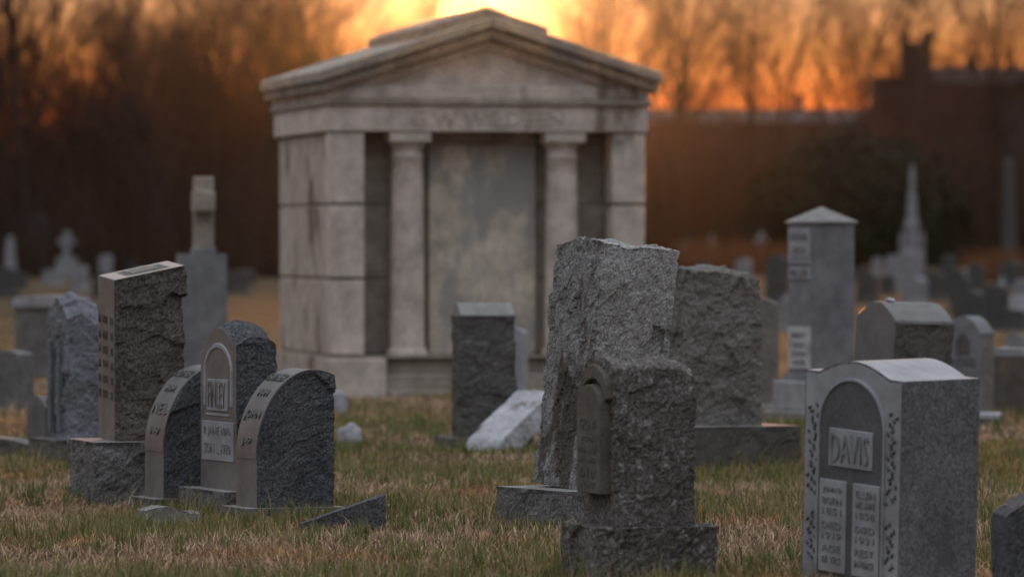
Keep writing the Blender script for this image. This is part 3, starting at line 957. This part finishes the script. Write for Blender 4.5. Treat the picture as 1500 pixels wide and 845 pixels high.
# ------------------------------------------------------------------ far headstones
def far_stone(kind, px, ytop, yg, wpx, m, label, group='far headstones', th=20):
    d = depth(yg)
    x = (px - 750) / F * d
    s = F / d
    h = (yg - ytop) / s
    wd = wpx / s
    a = -R(th)
    e = empty({'slab': 'headstone', 'cross': 'cross_monument', 'spire': 'spire_monument', 'obelisk': 'obelisk', 'urn': 'urn_monument'}[kind], (x, d, float(gz(x, d)) - .02), a)
    tag(e, label, 'headstone' if kind == 'slab' else 'monument', group)
    foot(e, wd * 1.2, wd * .6)
    m = M[m]
    if kind == 'slab':
        t = min(.35, wd * .45)
        bh = min(.18, h * .15)
        ob('base', boxmesh('base', -wd * .6, wd * .6, -t * .8, t * .8, -.05, bh, .015), e, [m])
        ob('slab', block('die', wd, t, h - bh, .1, '', 0, 0, arch(wd, (h - bh) * .88, (h - bh) * .12, 2.5)), e, [m, m], (0, 0, bh - .004))
    elif kind == 'obelisk':
        b = wd / 2
        ob('base', boxmesh('base', -b * 1.5, b * 1.5, -b * 1.5, b * 1.5, -.05, h * .09, .02), e, [m])
        ob('slab', boxmesh('die', -b * 1.15, b * 1.15, -b * 1.15, b * 1.15, h * .089, h * .26, .02), e, [m])
        v = [(sx * b * q, sy * b * q, z) for q, z in ((1, h * .259), (.62, h * .94)) for sx, sy in ((-1, -1), (1, -1), (1, 1), (-1, 1))] + [(0, 0, h)]
        f = [(k, (k + 1) % 4, 4 + (k + 1) % 4, 4 + k) for k in range(4)] + [(4 + k, 4 + (k + 1) % 4, 8) for k in range(4)] + [(3, 2, 1, 0)]
        ob('shaft', mesh('shaft', v, f), e, [m])
    elif kind == 'cross':
        b = wd / 2
        ob('base', boxmesh('base', -b, b, -b * .8, b * .8, -.05, h * .22, .02), e, [m])
        ob('pedestal', boxmesh('pedestal', -b * .75, b * .75, -b * .6, b * .6, h * .219, h * .45, .02), e, [m])
        c = ob('cross', boxmesh('cross', -b * .25, b * .25, -b * .22, b * .22, h * .449, h, .01), e, [m])
        for s_ in (-1, 1):
            ob('cross_arm', boxmesh('cross_arm', min(s_ * b * .251, s_ * b * .8), max(s_ * b * .251, s_ * b * .8), -b * .22, b * .22, h * .72, h * .84, .01), c, [m])
    else:                      # spire with clustered pinnacles, or urn on pedestal
        b = wd / 2
        ob('base', boxmesh('base', -b * 1.3, b * 1.3, -b * 1.3, b * 1.3, -.05, h * .12, .02), e, [m])
        ob('pedestal', boxmesh('pedestal', -b, b, -b, b, h * .119, h * .30, .03), e, [m])
        prof = [(.95, .30), (.70, .33), (.66, .50), (.80, .52), (.52, .56), (.42, .72), (.50, .735), (.30, .76), (.24, .90), (.30, .91), (.10, 1.0)] if kind == 'spire' else [(.5, .30), (.3, .36), (.26, .45), (.62, .60), (.70, .70), (.50, .78), (.56, .80), (.30, .90), (.08, 1.0)]
        n = 8 if kind == 'spire' else 14
        v = [(r * b * math.cos(2 * math.pi * (k + .5) / n), r * b * math.sin(2 * math.pi * (k + .5) / n), z * h) for r, z in prof for k in range(n)]
        f = [(i * n + k, i * n + (k + 1) % n, (i + 1) * n + (k + 1) % n, (i + 1) * n + k) for i in range(len(prof) - 1) for k in range(n)]
        f.append(tuple((len(prof) - 1) * n + k for k in range(n)))
        ob('spire' if kind == 'spire' else 'urn', mesh('spire', v, f), e, [m])
        if kind == 'spire':
            for sx, sy in ((-1, -1), (1, -1), (1, 1), (-1, 1)):
                pv = [(sx * b * .78 + q * b * .18 * cx_, sy * b * .78 + q * b * .18 * cy_, z * h) for q, z in ((1, .299), (.9, .42)) for cx_, cy_ in ((-1, -1), (1, -1), (1, 1), (-1, 1))] + [(sx * b * .78, sy * b * .78, h * .50)]
                pf = [(k, (k + 1) % 4, 4 + (k + 1) % 4, 4 + k) for k in range(4)] + [(4 + k, 4 + (k + 1) % 4, 8) for k in range(4)]
                ob('pinnacle', mesh('pinnacle', pv, pf), e, [m])
    return e


far_stone('obelisk', 15, 345, 408, 13, 'far_grey', 'pale slim obelisk at the far left edge before the wood', th=30)
far_stone('slab', 52, 312, 406, 42, 'far_dim', 'tall dark tombstone before the left wood', th=30)
far_stone('cross', 98, 338, 408, 34, 'far_grey', 'pale cross on a pedestal before the left wood', th=30)
far_stone('slab', 155, 372, 409, 18, 'far_grey', 'small pale headstone in the far row behind the tall brown stone')
far_stone('slab', 240, 322, 405, 32, 'far_dim', 'blurred grey headstone behind the cross monument, left of its shaft')
far_stone('slab', 192, 378, 407, 16, 'far_dim', 'small dark headstone in the far row left of the cross monument')
far_stone('spire', 1336, 240, 424, 30, 'far_grey', 'pale pinnacled spire monument before the round evergreen', th=25)
far_stone('obelisk', 1478, 228, 402, 17, 'far_dim', 'tall grey obelisk in the distance near the right edge', th=20)
far_stone('obelisk', 1222, 262, 396, 12, 'far_dim', 'dim obelisk behind the pyramid-capped pillar', th=20)
far_stone('slab', 1138, 372, 448, 32, 'far_dim', 'dark narrow headstone between the broad granite stone and the pillar', th=30)
far_stone('slab', 1152, 430, 486, 18, 'far_grey', 'small pale headstone just left of the pillar, below the dark one', th=30)
far_stone('urn', 1043, 342, 398, 16, 'far_grey', 'pale urn monument far behind the broad granite stone')
far_stone('slab', 1003, 350, 396, 18, 'far_dim', 'dim headstone far behind, left of the urn monument')
far_stone('cross', 1115, 338, 400, 26, 'far_grey', 'dim cross far behind, right of the urn monument')
far_stone('slab', 1270, 398, 444, 30, 'far_dim', 'dark headstone right of the pillar, above the gabled stone')
far_stone('slab', 1311, 372, 420, 26, 'far_grey', 'pale headstone left of the spire monument foot')
far_stone('slab', 1366, 396, 440, 34, 'far_dim', 'dark headstone in front of the spire monument foot')
far_stone('slab', 1408, 404, 456, 30, 'far_dim', 'dark headstone in the middle of the right distance')
far_stone('slab', 1430, 384, 428, 24, 'far_dim', 'dark headstone, second row of the right distance')
far_stone('urn', 1468, 402, 446, 16, 'far_grey', 'pale urn monument in the right distance')
far_stone('slab', 1440, 424, 448, 60, 'far_grey', 'long low grey tomb slab in the right distance')
far_stone('slab', 1492, 430, 466, 30, 'marble_white', 'bright white low headstone at the right edge')
far_stone('slab', 1474, 452, 486, 60, 'far_dim', 'long low dark tomb at the right edge')
far_stone('slab', 1488, 484, 530, 26, 'far_grey', 'grey headstone behind the brown right-edge stone')
far_stone('slab', 1390, 372, 404, 20, 'far_dim', 'small dim headstone right of the evergreen')
far_stone('slab', 1285, 376, 404, 14, 'far_grey', 'small pale headstone under the evergreen')
far_stone('slab', 1075, 368, 402, 20, 'far_dim', 'small dim headstone before the rust-coloured brush')
far_stone('slab', 372, 372, 406, 20, 'far_dim', 'small dim headstone just left of the mausoleum')

rs = random.Random(31)
for px, yg in ((30, 424), (78, 418), (118, 428), (205, 416), (345, 430), (8, 436), (150, 436), (225, 432), (365, 418)):
    far_stone('slab', px, yg - rs.uniform(.55, .95) * (yg - HOR) / 1.5, yg, rs.uniform(.4, .7) * (yg - HOR) / 1.5, rs.choice(('far_dim', 'far_dim', 'far_grey')), 'small blurred headstone in the far rows before the left wood', 'far left rows of headstones', rs.uniform(10, 50))
for px, yg in ((1390, 438), (1455, 470), (1420, 478), (1300, 432), (1340, 450), (1480, 420), (1500, 444), (1325, 410), (1090, 412), (1030, 408), (1446, 408), (1262, 414), (1376, 418), (1412, 416)):
    far_stone('slab', px, yg - rs.uniform(.5, .9) * (yg - HOR) / 1.5, yg, rs.uniform(.4, .8) * (yg - HOR) / 1.5, rs.choice(('far_dim', 'far_dim', 'far_grey')), 'small blurred headstone in the crowded far rows at right', 'far right rows of headstones', rs.uniform(10, 50))

# ------------------------------------------------------------------ far buildings
bd = 640.0
def bx(px): return (px - 750) / F * bd
def bz(py): return CH + (HOR - py) / F * bd
bld = empty('building', (bx(1400), bd, 0))
tag(bld, 'long dark building with crenellated tower on the right skyline', 'building')
bX = bx(1400)
def bpart(name, x0, x1, y0, y1, z0, z1, m, parent=None):
    return ob(name, boxmesh(name, x0 - bX, x1 - bX, y0, y1, z0, z1), parent or bld, [M[m]])
bpart('wall', bx(1362), bx(1640), 0, 14, -1, bz(122), 'brick_far')
rf = ob('roof', prism('roof', [(-.4, bz(122)), (14.4, bz(122)), (7, bz(96))], bx(1358) - bX, bx(1645) - bX, 'x'), bld, [M['roof_far']])
for px in (1420, 1530):
    bpart('chimney', bx(px), bx(px) + 1.2, 5, 6.4, bz(110), bz(84), 'brick_far', rf)
tw = bpart('tower', bx(1320), bx(1364), -1.2, 2.4, -1, bz(62), 'brick_far')
for x0, x1 in ((1320, 1331), (1353, 1364)):
    for y0 in (-1.2, 1.4):
        bpart('merlon', bx(x0), bx(x1), y0, y0 + 1, bz(62) - .01, bz(48), 'brick_far', tw)
bpart('wing', bx(1281), bx(1321), 0, 12, -1, bz(112), 'brick_far')
for k in range(9):
    for r in range(4):
        z0 = 2 + r * 4
        fr = bpart('window', bx(1374) + k * 1.95, bx(1374) + k * 1.95 + 1.0, -.08, .1, z0, z0 + 2.2, 'roof_far')
        bpart('pane', bx(1374) + k * 1.95 + .1, bx(1374) + k * 1.95 + .9, -.13, .05, z0 + .1, z0 + 2.1, 'glass_far', fr)
for r in range(4):
    fr = bpart('window', bx(1336), bx(1349), -1.28, -1.1, 3 + r * 4, 5.4 + r * 4, 'roof_far')
    bpart('pane', bx(1338), bx(1347), -1.33, -1.15, 3.1 + r * 4, 5.3 + r * 4, 'glass_far', fr)

b2 = empty('building', (bx(1100), bd + 6, 0))
tag(b2, 'low dark building with straight roof ridge and one chimney behind the trees', 'building')
bX = bx(1100)
bpart('wall', bx(840), bx(1279), 0, 12, -1, bz(178), 'brick_far', b2)
rf = ob('roof', prism('roof', [(-.4, bz(178)), (12.4, bz(178)), (6, bz(156))], bx(836) - bX, bx(1281) - bX, 'x'), b2, [M['roof_far']])
ob('chimney', boxmesh('chimney', bx(1170) - bX, bx(1184) - bX, 5, 6.2, bz(168), bz(134)), rf, [M['brick_far']])
for k in range(11):
    for r in range(3):
        x0 = bx(860) + k * 3
        fr = bpart('window', x0, x0 + 1.1, -.08, .1, 2 + r * 4, 4.2 + r * 4, 'roof_far', b2)
        bpart('pane', x0 + .1, x0 + 1.0, -.13, .05, 2.1 + r * 4, 4.1 + r * 4, 'glass_far', fr)


# ------------------------------------------------------------------ trees
def tubes(polys, sides):
    """polys: list of (points, radii); returns vertices and quads"""
    v, f = [], []
    for P, Rd in polys:
        o = len(v)
        for i, (p, r) in enumerate(zip(P, Rd)):
            d = (P[min(i + 1, len(P) - 1)] - P[max(i - 1, 0)]).normalized()
            ux = d.orthogonal().normalized(); uy = d.cross(ux)
            for k in range(sides):
                t = 2 * math.pi * k / sides
                v.append(p + (ux * math.cos(t) + uy * math.sin(t)) * r)
        for i in range(len(P) - 1):
            for k in range(sides):
                f.append((o + i * sides + k, o + i * sides + (k + 1) % sides, o + (i + 1) * sides + (k + 1) % sides, o + (i + 1) * sides + k))
    return v, f


def bare_tree(seed, h, n1=13, n2=8, n3=7, n4=4, spread=.85, fork=.28, minr=.012):
    rd = random.Random(seed)
    trunk, twig = [], []

    def grow(p, d, ln, r, lev):
        nseg = 7 if lev == 0 else (4 if lev < 3 else 2)
        P, Rr = [p.copy()], [r]
        for k in range(nseg):
            d = (d + Vector((rd.gauss(0, 1), rd.gauss(0, 1), rd.gauss(0, .6))) * (.07 if lev == 0 else .16) + Vector((0, 0, .09 if lev else .03))).normalized()
            p = p + d * (ln / nseg)
            P.append(p.copy()); Rr.append(max(minr, r * (1 - (k + 1) / nseg * (.75 if lev else .72))))
        (trunk if lev < 2 else twig).append((P, Rr))
        n = (n1, n2, n3, n4)[lev] if lev < 4 else 0
        for k in range(n):
            u = fork + (1 - fork) * (k + rd.random()) / n if lev == 0 else .15 + .85 * (k + rd.random()) / n
            i = min(int(u * nseg), nseg - 1); fr = u * nseg - i
            q = P[i].lerp(P[i + 1], fr)
            ax = (P[i + 1] - P[i]).normalized()
            side_ = Vector((rd.gauss(0, 1), rd.gauss(0, 1), rd.gauss(0, .35)))
            side_ = (side_ - ax * side_.dot(ax)).normalized()
            nd = (ax * rd.uniform(.55, .95) + side_ * spread * rd.uniform(.6, 1.1)).normalized()
            l2 = ln * ((.62 - .30 * u) if lev == 0 else rd.uniform(.38, .62))
            grow(q, nd, l2, max(minr, Rr[i] * (.55 if lev == 0 else .6)), lev + 1)
    grow(Vector((0, 0, -.2)), Vector((0, 0, 1)), h, h * .013, 0)
    tv, tf = tubes(trunk, 6)
    cv, cf = tubes(twig, 3)
    return mesh('trunk', tv, np.array(tf), True), mesh('crown', cv, np.array(cf), True)


protos = [bare_tree(s, hh, 14, 7, 6, 3, sp, .15, .011) for s, hh, sp in ((1, 15, .6), (2, 17, .45), (3, 14, .75), (4, 18, .5), (5, 13, .45))]
for tm, cm in protos:
    tm.materials.append(M['bark']); cm.materials.append(M['twig'])


thin = [bare_tree(s, hh, 12, 7, 6, 3, sp, .18, .009) for s, hh, sp in ((11, 16, .7), (12, 18, .6), (13, 15, .85), (14, 17, .55))]
for tm, cm in thin:
    tm.materials.append(M['bark']); cm.materials.append(M['twig'])
protos += thin


def tree(x, y, k, sc_, label, group, rz):
    e = empty('bare_tree', (x, y, 0), rz)
    e.scale = (sc_, sc_, sc_)
    tag(e, label, 'tree', group)
    link(bpy.data.objects.new('trunk', protos[k][0]), e)
    link(bpy.data.objects.new('crown', protos[k][1]), e)
    return e


rt = random.Random(21)
# wood on the left, thick rows one behind the other
nrow = 0
for row, (yd, stp, lo, hi) in enumerate(((246, 2.6, -29, -8.5), (262, 2.9, -31, -8.2), (284, 3.2, -36, -8.6), (304, 3.6, -38, -9))):
    xx = lo + rt.random() * 2
    while xx < hi:
        edge = max(0, (xx + 15) / 7)          # the wood gets lower towards its right end
        tree(xx, yd + rt.uniform(-4, 4), rt.randrange(5), rt.choice((.52, .60, .66, .72, .80, .95)) * rt.uniform(.95, 1.05), 'tall bare tree of the dense brown wood on the left', 'trees of the left wood', rt.uniform(0, 6.28))
        xx += stp * rt.uniform(.7, 1.3)
# looser trees behind the mausoleum and to the right
for yd, stp, lo, hi in ((335, 5.0, 5.2, 38), (420, 5.6, 8, 48)):
    xx = lo
    while xx < hi:
        tree(xx, yd + rt.uniform(-12, 12), 5 + rt.randrange(4), rt.uniform(.85, 1.1) * (yd / 340) ** .5, 'bare tree against the orange sky right of the mausoleum', 'trees on the right skyline', rt.uniform(0, 6.28))
        xx += stp * rt.uniform(.7, 1.3)
tree(-5.2, 330, 2, 1.10, 'bare tree whose crown top shows just above the mausoleum roof', None, 1.1)


# brush: thin stems that read as one brown mass under the trees
def stems(name, n, area, hmin, hmax, rad, m, label, seed):
    rg = np.random.default_rng(seed)
    x = rg.uniform(area[0], area[1], n); y = rg.uniform(area[2], area[3], n)
    h = rg.uniform(hmin, hmax, n) * rg.uniform(.55, 1, n)
    an = rg.uniform(0, 2 * np.pi, n); tl = rg.normal(0, .30, n) * h; t2 = rg.normal(0, .30, n) * h
    r = rad * rg.uniform(.5, 1.5, n)
    base = np.stack([x, y, np.full(n, -.1)], 1)
    mid = base + np.stack([tl * .4, t2 * .4, h * .55], 1)
    tip = base + np.stack([tl, t2, h + .1], 1)
    o1 = np.stack([np.cos(an), np.sin(an), 0 * an], 1) * r[:, None]
    o2 = np.stack([np.cos(an + 2.1), np.sin(an + 2.1), 0 * an], 1) * r[:, None]
    o3 = np.stack([np.cos(an + 4.2), np.sin(an + 4.2), 0 * an], 1) * r[:, None]
    V = np.stack([base + o1, base + o2, base + o3, mid + o1 * .8, mid + o2 * .8, mid + o3 * .8, tip + o1 * .3, tip + o2 * .3, tip + o3 * .3], 1).reshape(-1, 3)
    q = []
    for lv in (0, 3):
        for k in range(3):
            q.append((lv + k, lv + (k + 1) % 3, lv + 3 + (k + 1) % 3, lv + 3 + k))
    Fq = (np.arange(n)[:, None, None] * 9 + np.array(q)[None]).reshape(-1, 4)
    return tag(ob(name, mesh(name, V, Fq, True), None, [M[m]]), label, 'brush', kind='stuff')


stems('undergrowth', 11000, (-40, -7.2, 238, 300), 2, 7, .028, 'twig', 'dense brown undergrowth filling the left wood', 1)
stems('undergrowth', 13000, (-3, 60, 335, 430), 3, 11, .036, 'twig', 'brown thicket along the foot of the far trees at right', 2)
stems('far_wood', 13000, (-60, -4, 320, 460), 8, 14, .045, 'twig', 'far brown wood behind the left trees', 3)
stems('dry_brush', 2600, (8, 15.5, 262, 272), .6, 2.0, .03, 'rust_leaf', 'rust-coloured dry brush behind the broad granite stone', 4)
stems('dry_brush', 2200, (17.5, 24, 214, 222), .6, 1.6, .022, 'rust_leaf', 'orange-brown dry grass under the right distance', 5)

# round evergreen
ex, ey = (1253 - 750) / F * 285, 285
er = random.Random(9)
e = empty('evergreen_tree', (ex, ey, 0))
tag(e, 'broad dark dome-shaped evergreen in the right distance', 'tree')
v, f = [], []
def dome(dv):
    b_ = 1 + .10 * noise.noise(dv * 2.3) + .06 * noise.noise(dv * 6)
    return Vector((dv.x * 5.8 * b_, dv.y * 5.2 * b_, .5 + max(0, dv.z) ** .75 * 6.3 * b_))
for k in range(16000):
    dv = Vector((er.gauss(0, 1), er.gauss(0, 1), abs(er.gauss(0, 1)))).normalized()
    p = dome(dv) * er.uniform(.80, 1.03)
    n_ = (dv + Vector((er.gauss(0, .6), er.gauss(0, .6), er.gauss(0, .6)))).normalized()
    ux = n_.orthogonal().normalized(); uy = n_.cross(ux)
    an = er.uniform(0, 6.28); s_ = er.uniform(.10, .22)
    u1 = ux * math.cos(an) + uy * math.sin(an); u2 = n_.cross(u1)
    o = len(v)
    v += [p - u1 * s_, p + u2 * s_ * .45, p + u1 * s_, p - u2 * s_ * .45]
    f.append((o, o + 1, o + 2, o + 3))
ob('crown', mesh('crown', v, np.array(f)), e, [M['evergreen']])
bmm = bmesh.new(); bmesh.ops.create_icosphere(bmm, subdivisions=4, radius=1)
for q in bmm.verts:
    c = q.co.normalized()
    z = c.z
    q.co = dome(Vector((c.x, c.y, max(0, z)))) * .86 if z > 0 else Vector((c.x * 5, c.y * 4.5, .45))
me = bpy.data.meshes.new('inner_crown'); bmm.to_mesh(me); bmm.free()
ob('inner_crown', me, e, [M['evergreen']])
tv, tf = tubes([([Vector((0, 0, -.2)), Vector((.05, 0, 1)), Vector((0, .1, 3))], [.4, .33, .2])], 8)
ob('trunk', mesh('trunk', tv, np.array(tf), True), e, [M['bark']])

# ------------------------------------------------------------------ grass
def grass_material():
    m, N, L, b = mat('grass_blades')
    at_ = N.new('ShaderNodeAttribute'); at_.attribute_name = 'blade_colour'
    L.new(at_.outputs['Color'], b.inputs['Base Color'])
    b.inputs['Roughness'].default_value = .7
    b.inputs['Specular IOR Level'].default_value = .2
    tr = N.new('ShaderNodeBsdfTranslucent')
    L.new(at_.outputs['Color'], tr.inputs['Color'])
    ms = N.new('ShaderNodeMixShader'); ms.inputs[0].default_value = .18
    L.new(b.outputs[0], ms.inputs[1]); L.new(tr.outputs[0], ms.inputs[2])
    L.new(ms.outputs[0], N['Material Output'].inputs['Surface'])
    return m


def vnoise(x, y, s, seed):
    """smooth value noise, vectorised"""
    r = np.random.default_rng(seed)
    T = r.random((256, 256))
    u, v_ = x * s + 500, y * s + 500
    i, j = np.floor(u).astype(int), np.floor(v_).astype(int)
    a, b_ = u - i, v_ - j
    a = a * a * (3 - 2 * a); b_ = b_ * b_ * (3 - 2 * b_)
    g = lambda p, q: T[p % 256, q % 256]
    return (g(i, j) * (1 - a) + g(i + 1, j) * a) * (1 - b_) + (g(i, j + 1) * (1 - a) + g(i + 1, j + 1) * a) * b_


def blades(n, ya, yb, hw0, seed, kind):
    r = np.random.default_rng(seed)
    y = np.sqrt(r.uniform(ya * ya, yb * yb, n))
    hw = .112 * y + hw0
    x = r.uniform(-1, 1, n) * hw
    g = .55 * vnoise(x, y, .55, 1) + .30 * vnoise(x, y, 1.7, 2) + .15 * vnoise(x, y, 5, 3)
    near = np.full(n, 9.0)
    keep = np.ones(n, bool)
    for fx, fy, fa, fw, ft in footprints:
        c, s = math.cos(fa), math.sin(fa)
        lx = (x - fx) * c + (y - fy) * s; ly = -(x - fx) * s + (y - fy) * c
        dx = np.abs(lx) - fw / 2; dy = np.abs(ly) - ft / 2
        d = np.maximum(dx, dy)
        keep &= d > -.012
        near = np.minimum(near, np.where(d > 0, np.hypot(np.maximum(dx, 0), np.maximum(dy, 0)), 9))
    edge = np.exp(-near / .09)
    if kind == 'green':
        keep &= r.random(n) < np.clip((g - .47) * 4.5, .06, 1) + edge * .8
    x, y, g, edge = x[keep], y[keep], g[keep], edge[keep]
    n = len(x)
    sc_ = np.clip(y / 32, .9, 2.2)
    if kind == 'green':
        h = r.gamma(6, .0105, n) * (1 + .7 * edge) * (.75 + .6 * np.clip((g - .4) * 3, 0, 1))
        bend = r.uniform(.15, .75, n)
        wd = r.uniform(.0022, .0045, n) * sc_
        c0 = np.array([.10, .13, .034]); c1 = np.array([.30, .29, .10])
        k = r.random(n)[:, None]
        C = c0 * (1 - k) + c1 * k
        dead = r.random(n) < .40
        C[dead] = np.array([.42, .32, .18]) * r.uniform(.6, 1.2, (dead.sum(), 1))
    else:
        h = r.gamma(5, .0095, n) * (1 + .5 * edge)
        bend = r.uniform(.6, 1.5, n)
        wd = r.uniform(.0022, .0048, n) * sc_
        k = r.random(n)[:, None]
        C = np.array([.27, .165, .10]) * (1 - k) + np.array([.78, .56, .38]) * k
        gm = np.clip((g - .44) * 2.8, 0, .65)[:, None]
        C = C * (1 - gm) + (C * np.array([.66, .80, .42])) * gm
        rd_ = vnoise(x, y, .9, 6)[:, None]
        C *= np.where(rd_ > .62, np.array([[1.0, .84, .72]]), np.array([[1.0, 1.0, 1.0]]))
    an = r.uniform(0, 2 * np.pi, n)
    dirv = np.stack([np.cos(an), np.sin(an), 0 * an], 1)
    sd_ = np.stack([-np.sin(an), np.cos(an), 0 * an], 1)
    tw = r.uniform(-1.3, 1.3, n)[:, None]
    sd_ = sd_ * np.cos(tw) + dirv * np.sin(tw)
    base = np.stack([x, y, gz(x, y) - .006], 1)
    up = np.array([0, 0, 1.0])
    a1, a2 = bend * .45, bend
    p1 = base + (dirv * np.sin(a1)[:, None] + up * np.cos(a1)[:, None]) * (h * .5)[:, None]
    p2 = p1 + (dirv * np.sin(a2)[:, None] + up * np.cos(a2)[:, None]) * (h * .5)[:, None]
    w_ = wd[:, None]
    V = np.stack([base - sd_ * w_, base + sd_ * w_, p1 - sd_ * w_ * .75, p1 + sd_ * w_ * .75, p2], 1).reshape(-1, 3)
    o = np.arange(n)[:, None, None] * 5
    T = (o + np.array([(0, 1, 3), (0, 3, 2), (2, 3, 4)])[None]).reshape(-1, 3)
    return V, T, np.repeat(C, 5, 0)


def tufts(n, ya, yb, seed):
    # clumps of longer green and straw blades fanning out from one root
    r = np.random.default_rng(seed)
    y = np.sqrt(r.uniform(ya * ya, yb * yb, n)); x = r.uniform(-1, 1, n) * (.112 * y + 1)
    g = .6 * vnoise(x, y, .8, 11) + .4 * vnoise(x, y, 2.5, 12)
    ok = g > .47
    for fx, fy, fa, fw, ft in footprints:
        c, s = math.cos(fa), math.sin(fa)
        lx = (x - fx) * c + (y - fy) * s; ly = -(x - fx) * s + (y - fy) * c
        d = np.maximum(np.abs(lx) - fw / 2, np.abs(ly) - ft / 2)
        ok &= d > .02
    x, y = x[ok], y[ok]
    size = r.uniform(.6, 1.25, len(x)); hue = r.random(len(x))
    m_ = 22
    x = np.repeat(x, m_) + r.normal(0, .022, len(x) * m_); y = np.repeat(y, m_) + r.normal(0, .022, len(y) * m_)
    size = np.repeat(size, m_); hue = np.repeat(hue, m_)
    n = len(x)
    h = r.uniform(.05, .125, n) * size; bend = r.uniform(.1, 1.0, n); wd = r.uniform(.002, .0042, n)
    k = (hue * .7 + r.random(n) * .3)[:, None]
    C = np.array([.085, .125, .032]) * (1 - k) + np.array([.25, .26, .085]) * k
    dd = r.random(n) < .22
    C[dd] = np.array([.50, .40, .25]) * r.uniform(.6, 1.2, (dd.sum(), 1))
    an = r.uniform(0, 2 * np.pi, n)
    dirv = np.stack([np.cos(an), np.sin(an), 0 * an], 1)
    sd_ = np.stack([-np.sin(an), np.cos(an), 0 * an], 1)
    base = np.stack([x, y, gz(x, y) - .006], 1)
    up = np.array([0, 0, 1.0])
    p1 = base + (dirv * np.sin(bend * .4)[:, None] + up * np.cos(bend * .4)[:, None]) * (h * .5)[:, None]
    p2 = p1 + (dirv * np.sin(bend)[:, None] + up * np.cos(bend)[:, None]) * (h * .5)[:, None]
    w_ = wd[:, None]
    V = np.stack([base - sd_ * w_, base + sd_ * w_, p1 - sd_ * w_ * .75, p1 + sd_ * w_ * .75, p2], 1).reshape(-1, 3)
    o = np.arange(n)[:, None, None] * 5
    return V, (o + np.array([(0, 1, 3), (0, 3, 2), (2, 3, 4)])[None]).reshape(-1, 3), np.repeat(C, 5, 0)


parts = [tufts(8000, 22.5, 48, 9), blades(210000, 22.5, 38, 1.2, 1, 'dead'), blades(150000, 22.5, 40, 1.2, 2, 'green'),
         blades(110000, 38, 62, 1.5, 3, 'dead'), blades(60000, 40, 62, 1.5, 4, 'green'), blades(60000, 62, 110, 3, 5, 'dead')]
Vs, Ts, Cs, o = [], [], [], 0
for v_, t_, c_ in parts:
    Vs.append(v_); Ts.append(t_ + o); Cs.append(c_); o += len(v_)
gm_ = mesh('grass', np.concatenate(Vs), np.concatenate(Ts))
ca_ = gm_.color_attributes.new('blade_colour', 'FLOAT_COLOR', 'POINT')
Cc = np.concatenate(Cs)
ca_.data.foreach_set('color', np.concatenate([Cc, np.ones((len(Cc), 1))], 1).astype(np.float32).ravel())
tag(ob('grass', gm_, None, [grass_material()]), 'winter lawn of straw-brown and green grass between the stones', 'grass', kind='stuff')

# ------------------------------------------------------------------ haze
hm = bpy.data.materials.new('haze_air')
hm.use_nodes = True
hn = hm.node_tree.nodes
hn.remove(hn['Principled BSDF'])
pv = hn.new('ShaderNodeVolumePrincipled')
pv.inputs['Color'].default_value = (.93, .88, .86, 1)
pv.inputs['Density'].default_value = .000008
pv.inputs['Anisotropy'].default_value = .985
hm.node_tree.links.new(pv.outputs[0], hn['Material Output'].inputs['Volume'])
hz = ob('haze', boxmesh('haze', -3100, 3100, -300, 4600, -1.2, 30), None, [hm])
tag(hz, 'thin sunset haze in the air over the cemetery', 'haze', kind='stuff')
hz.display_type = 'WIRE'
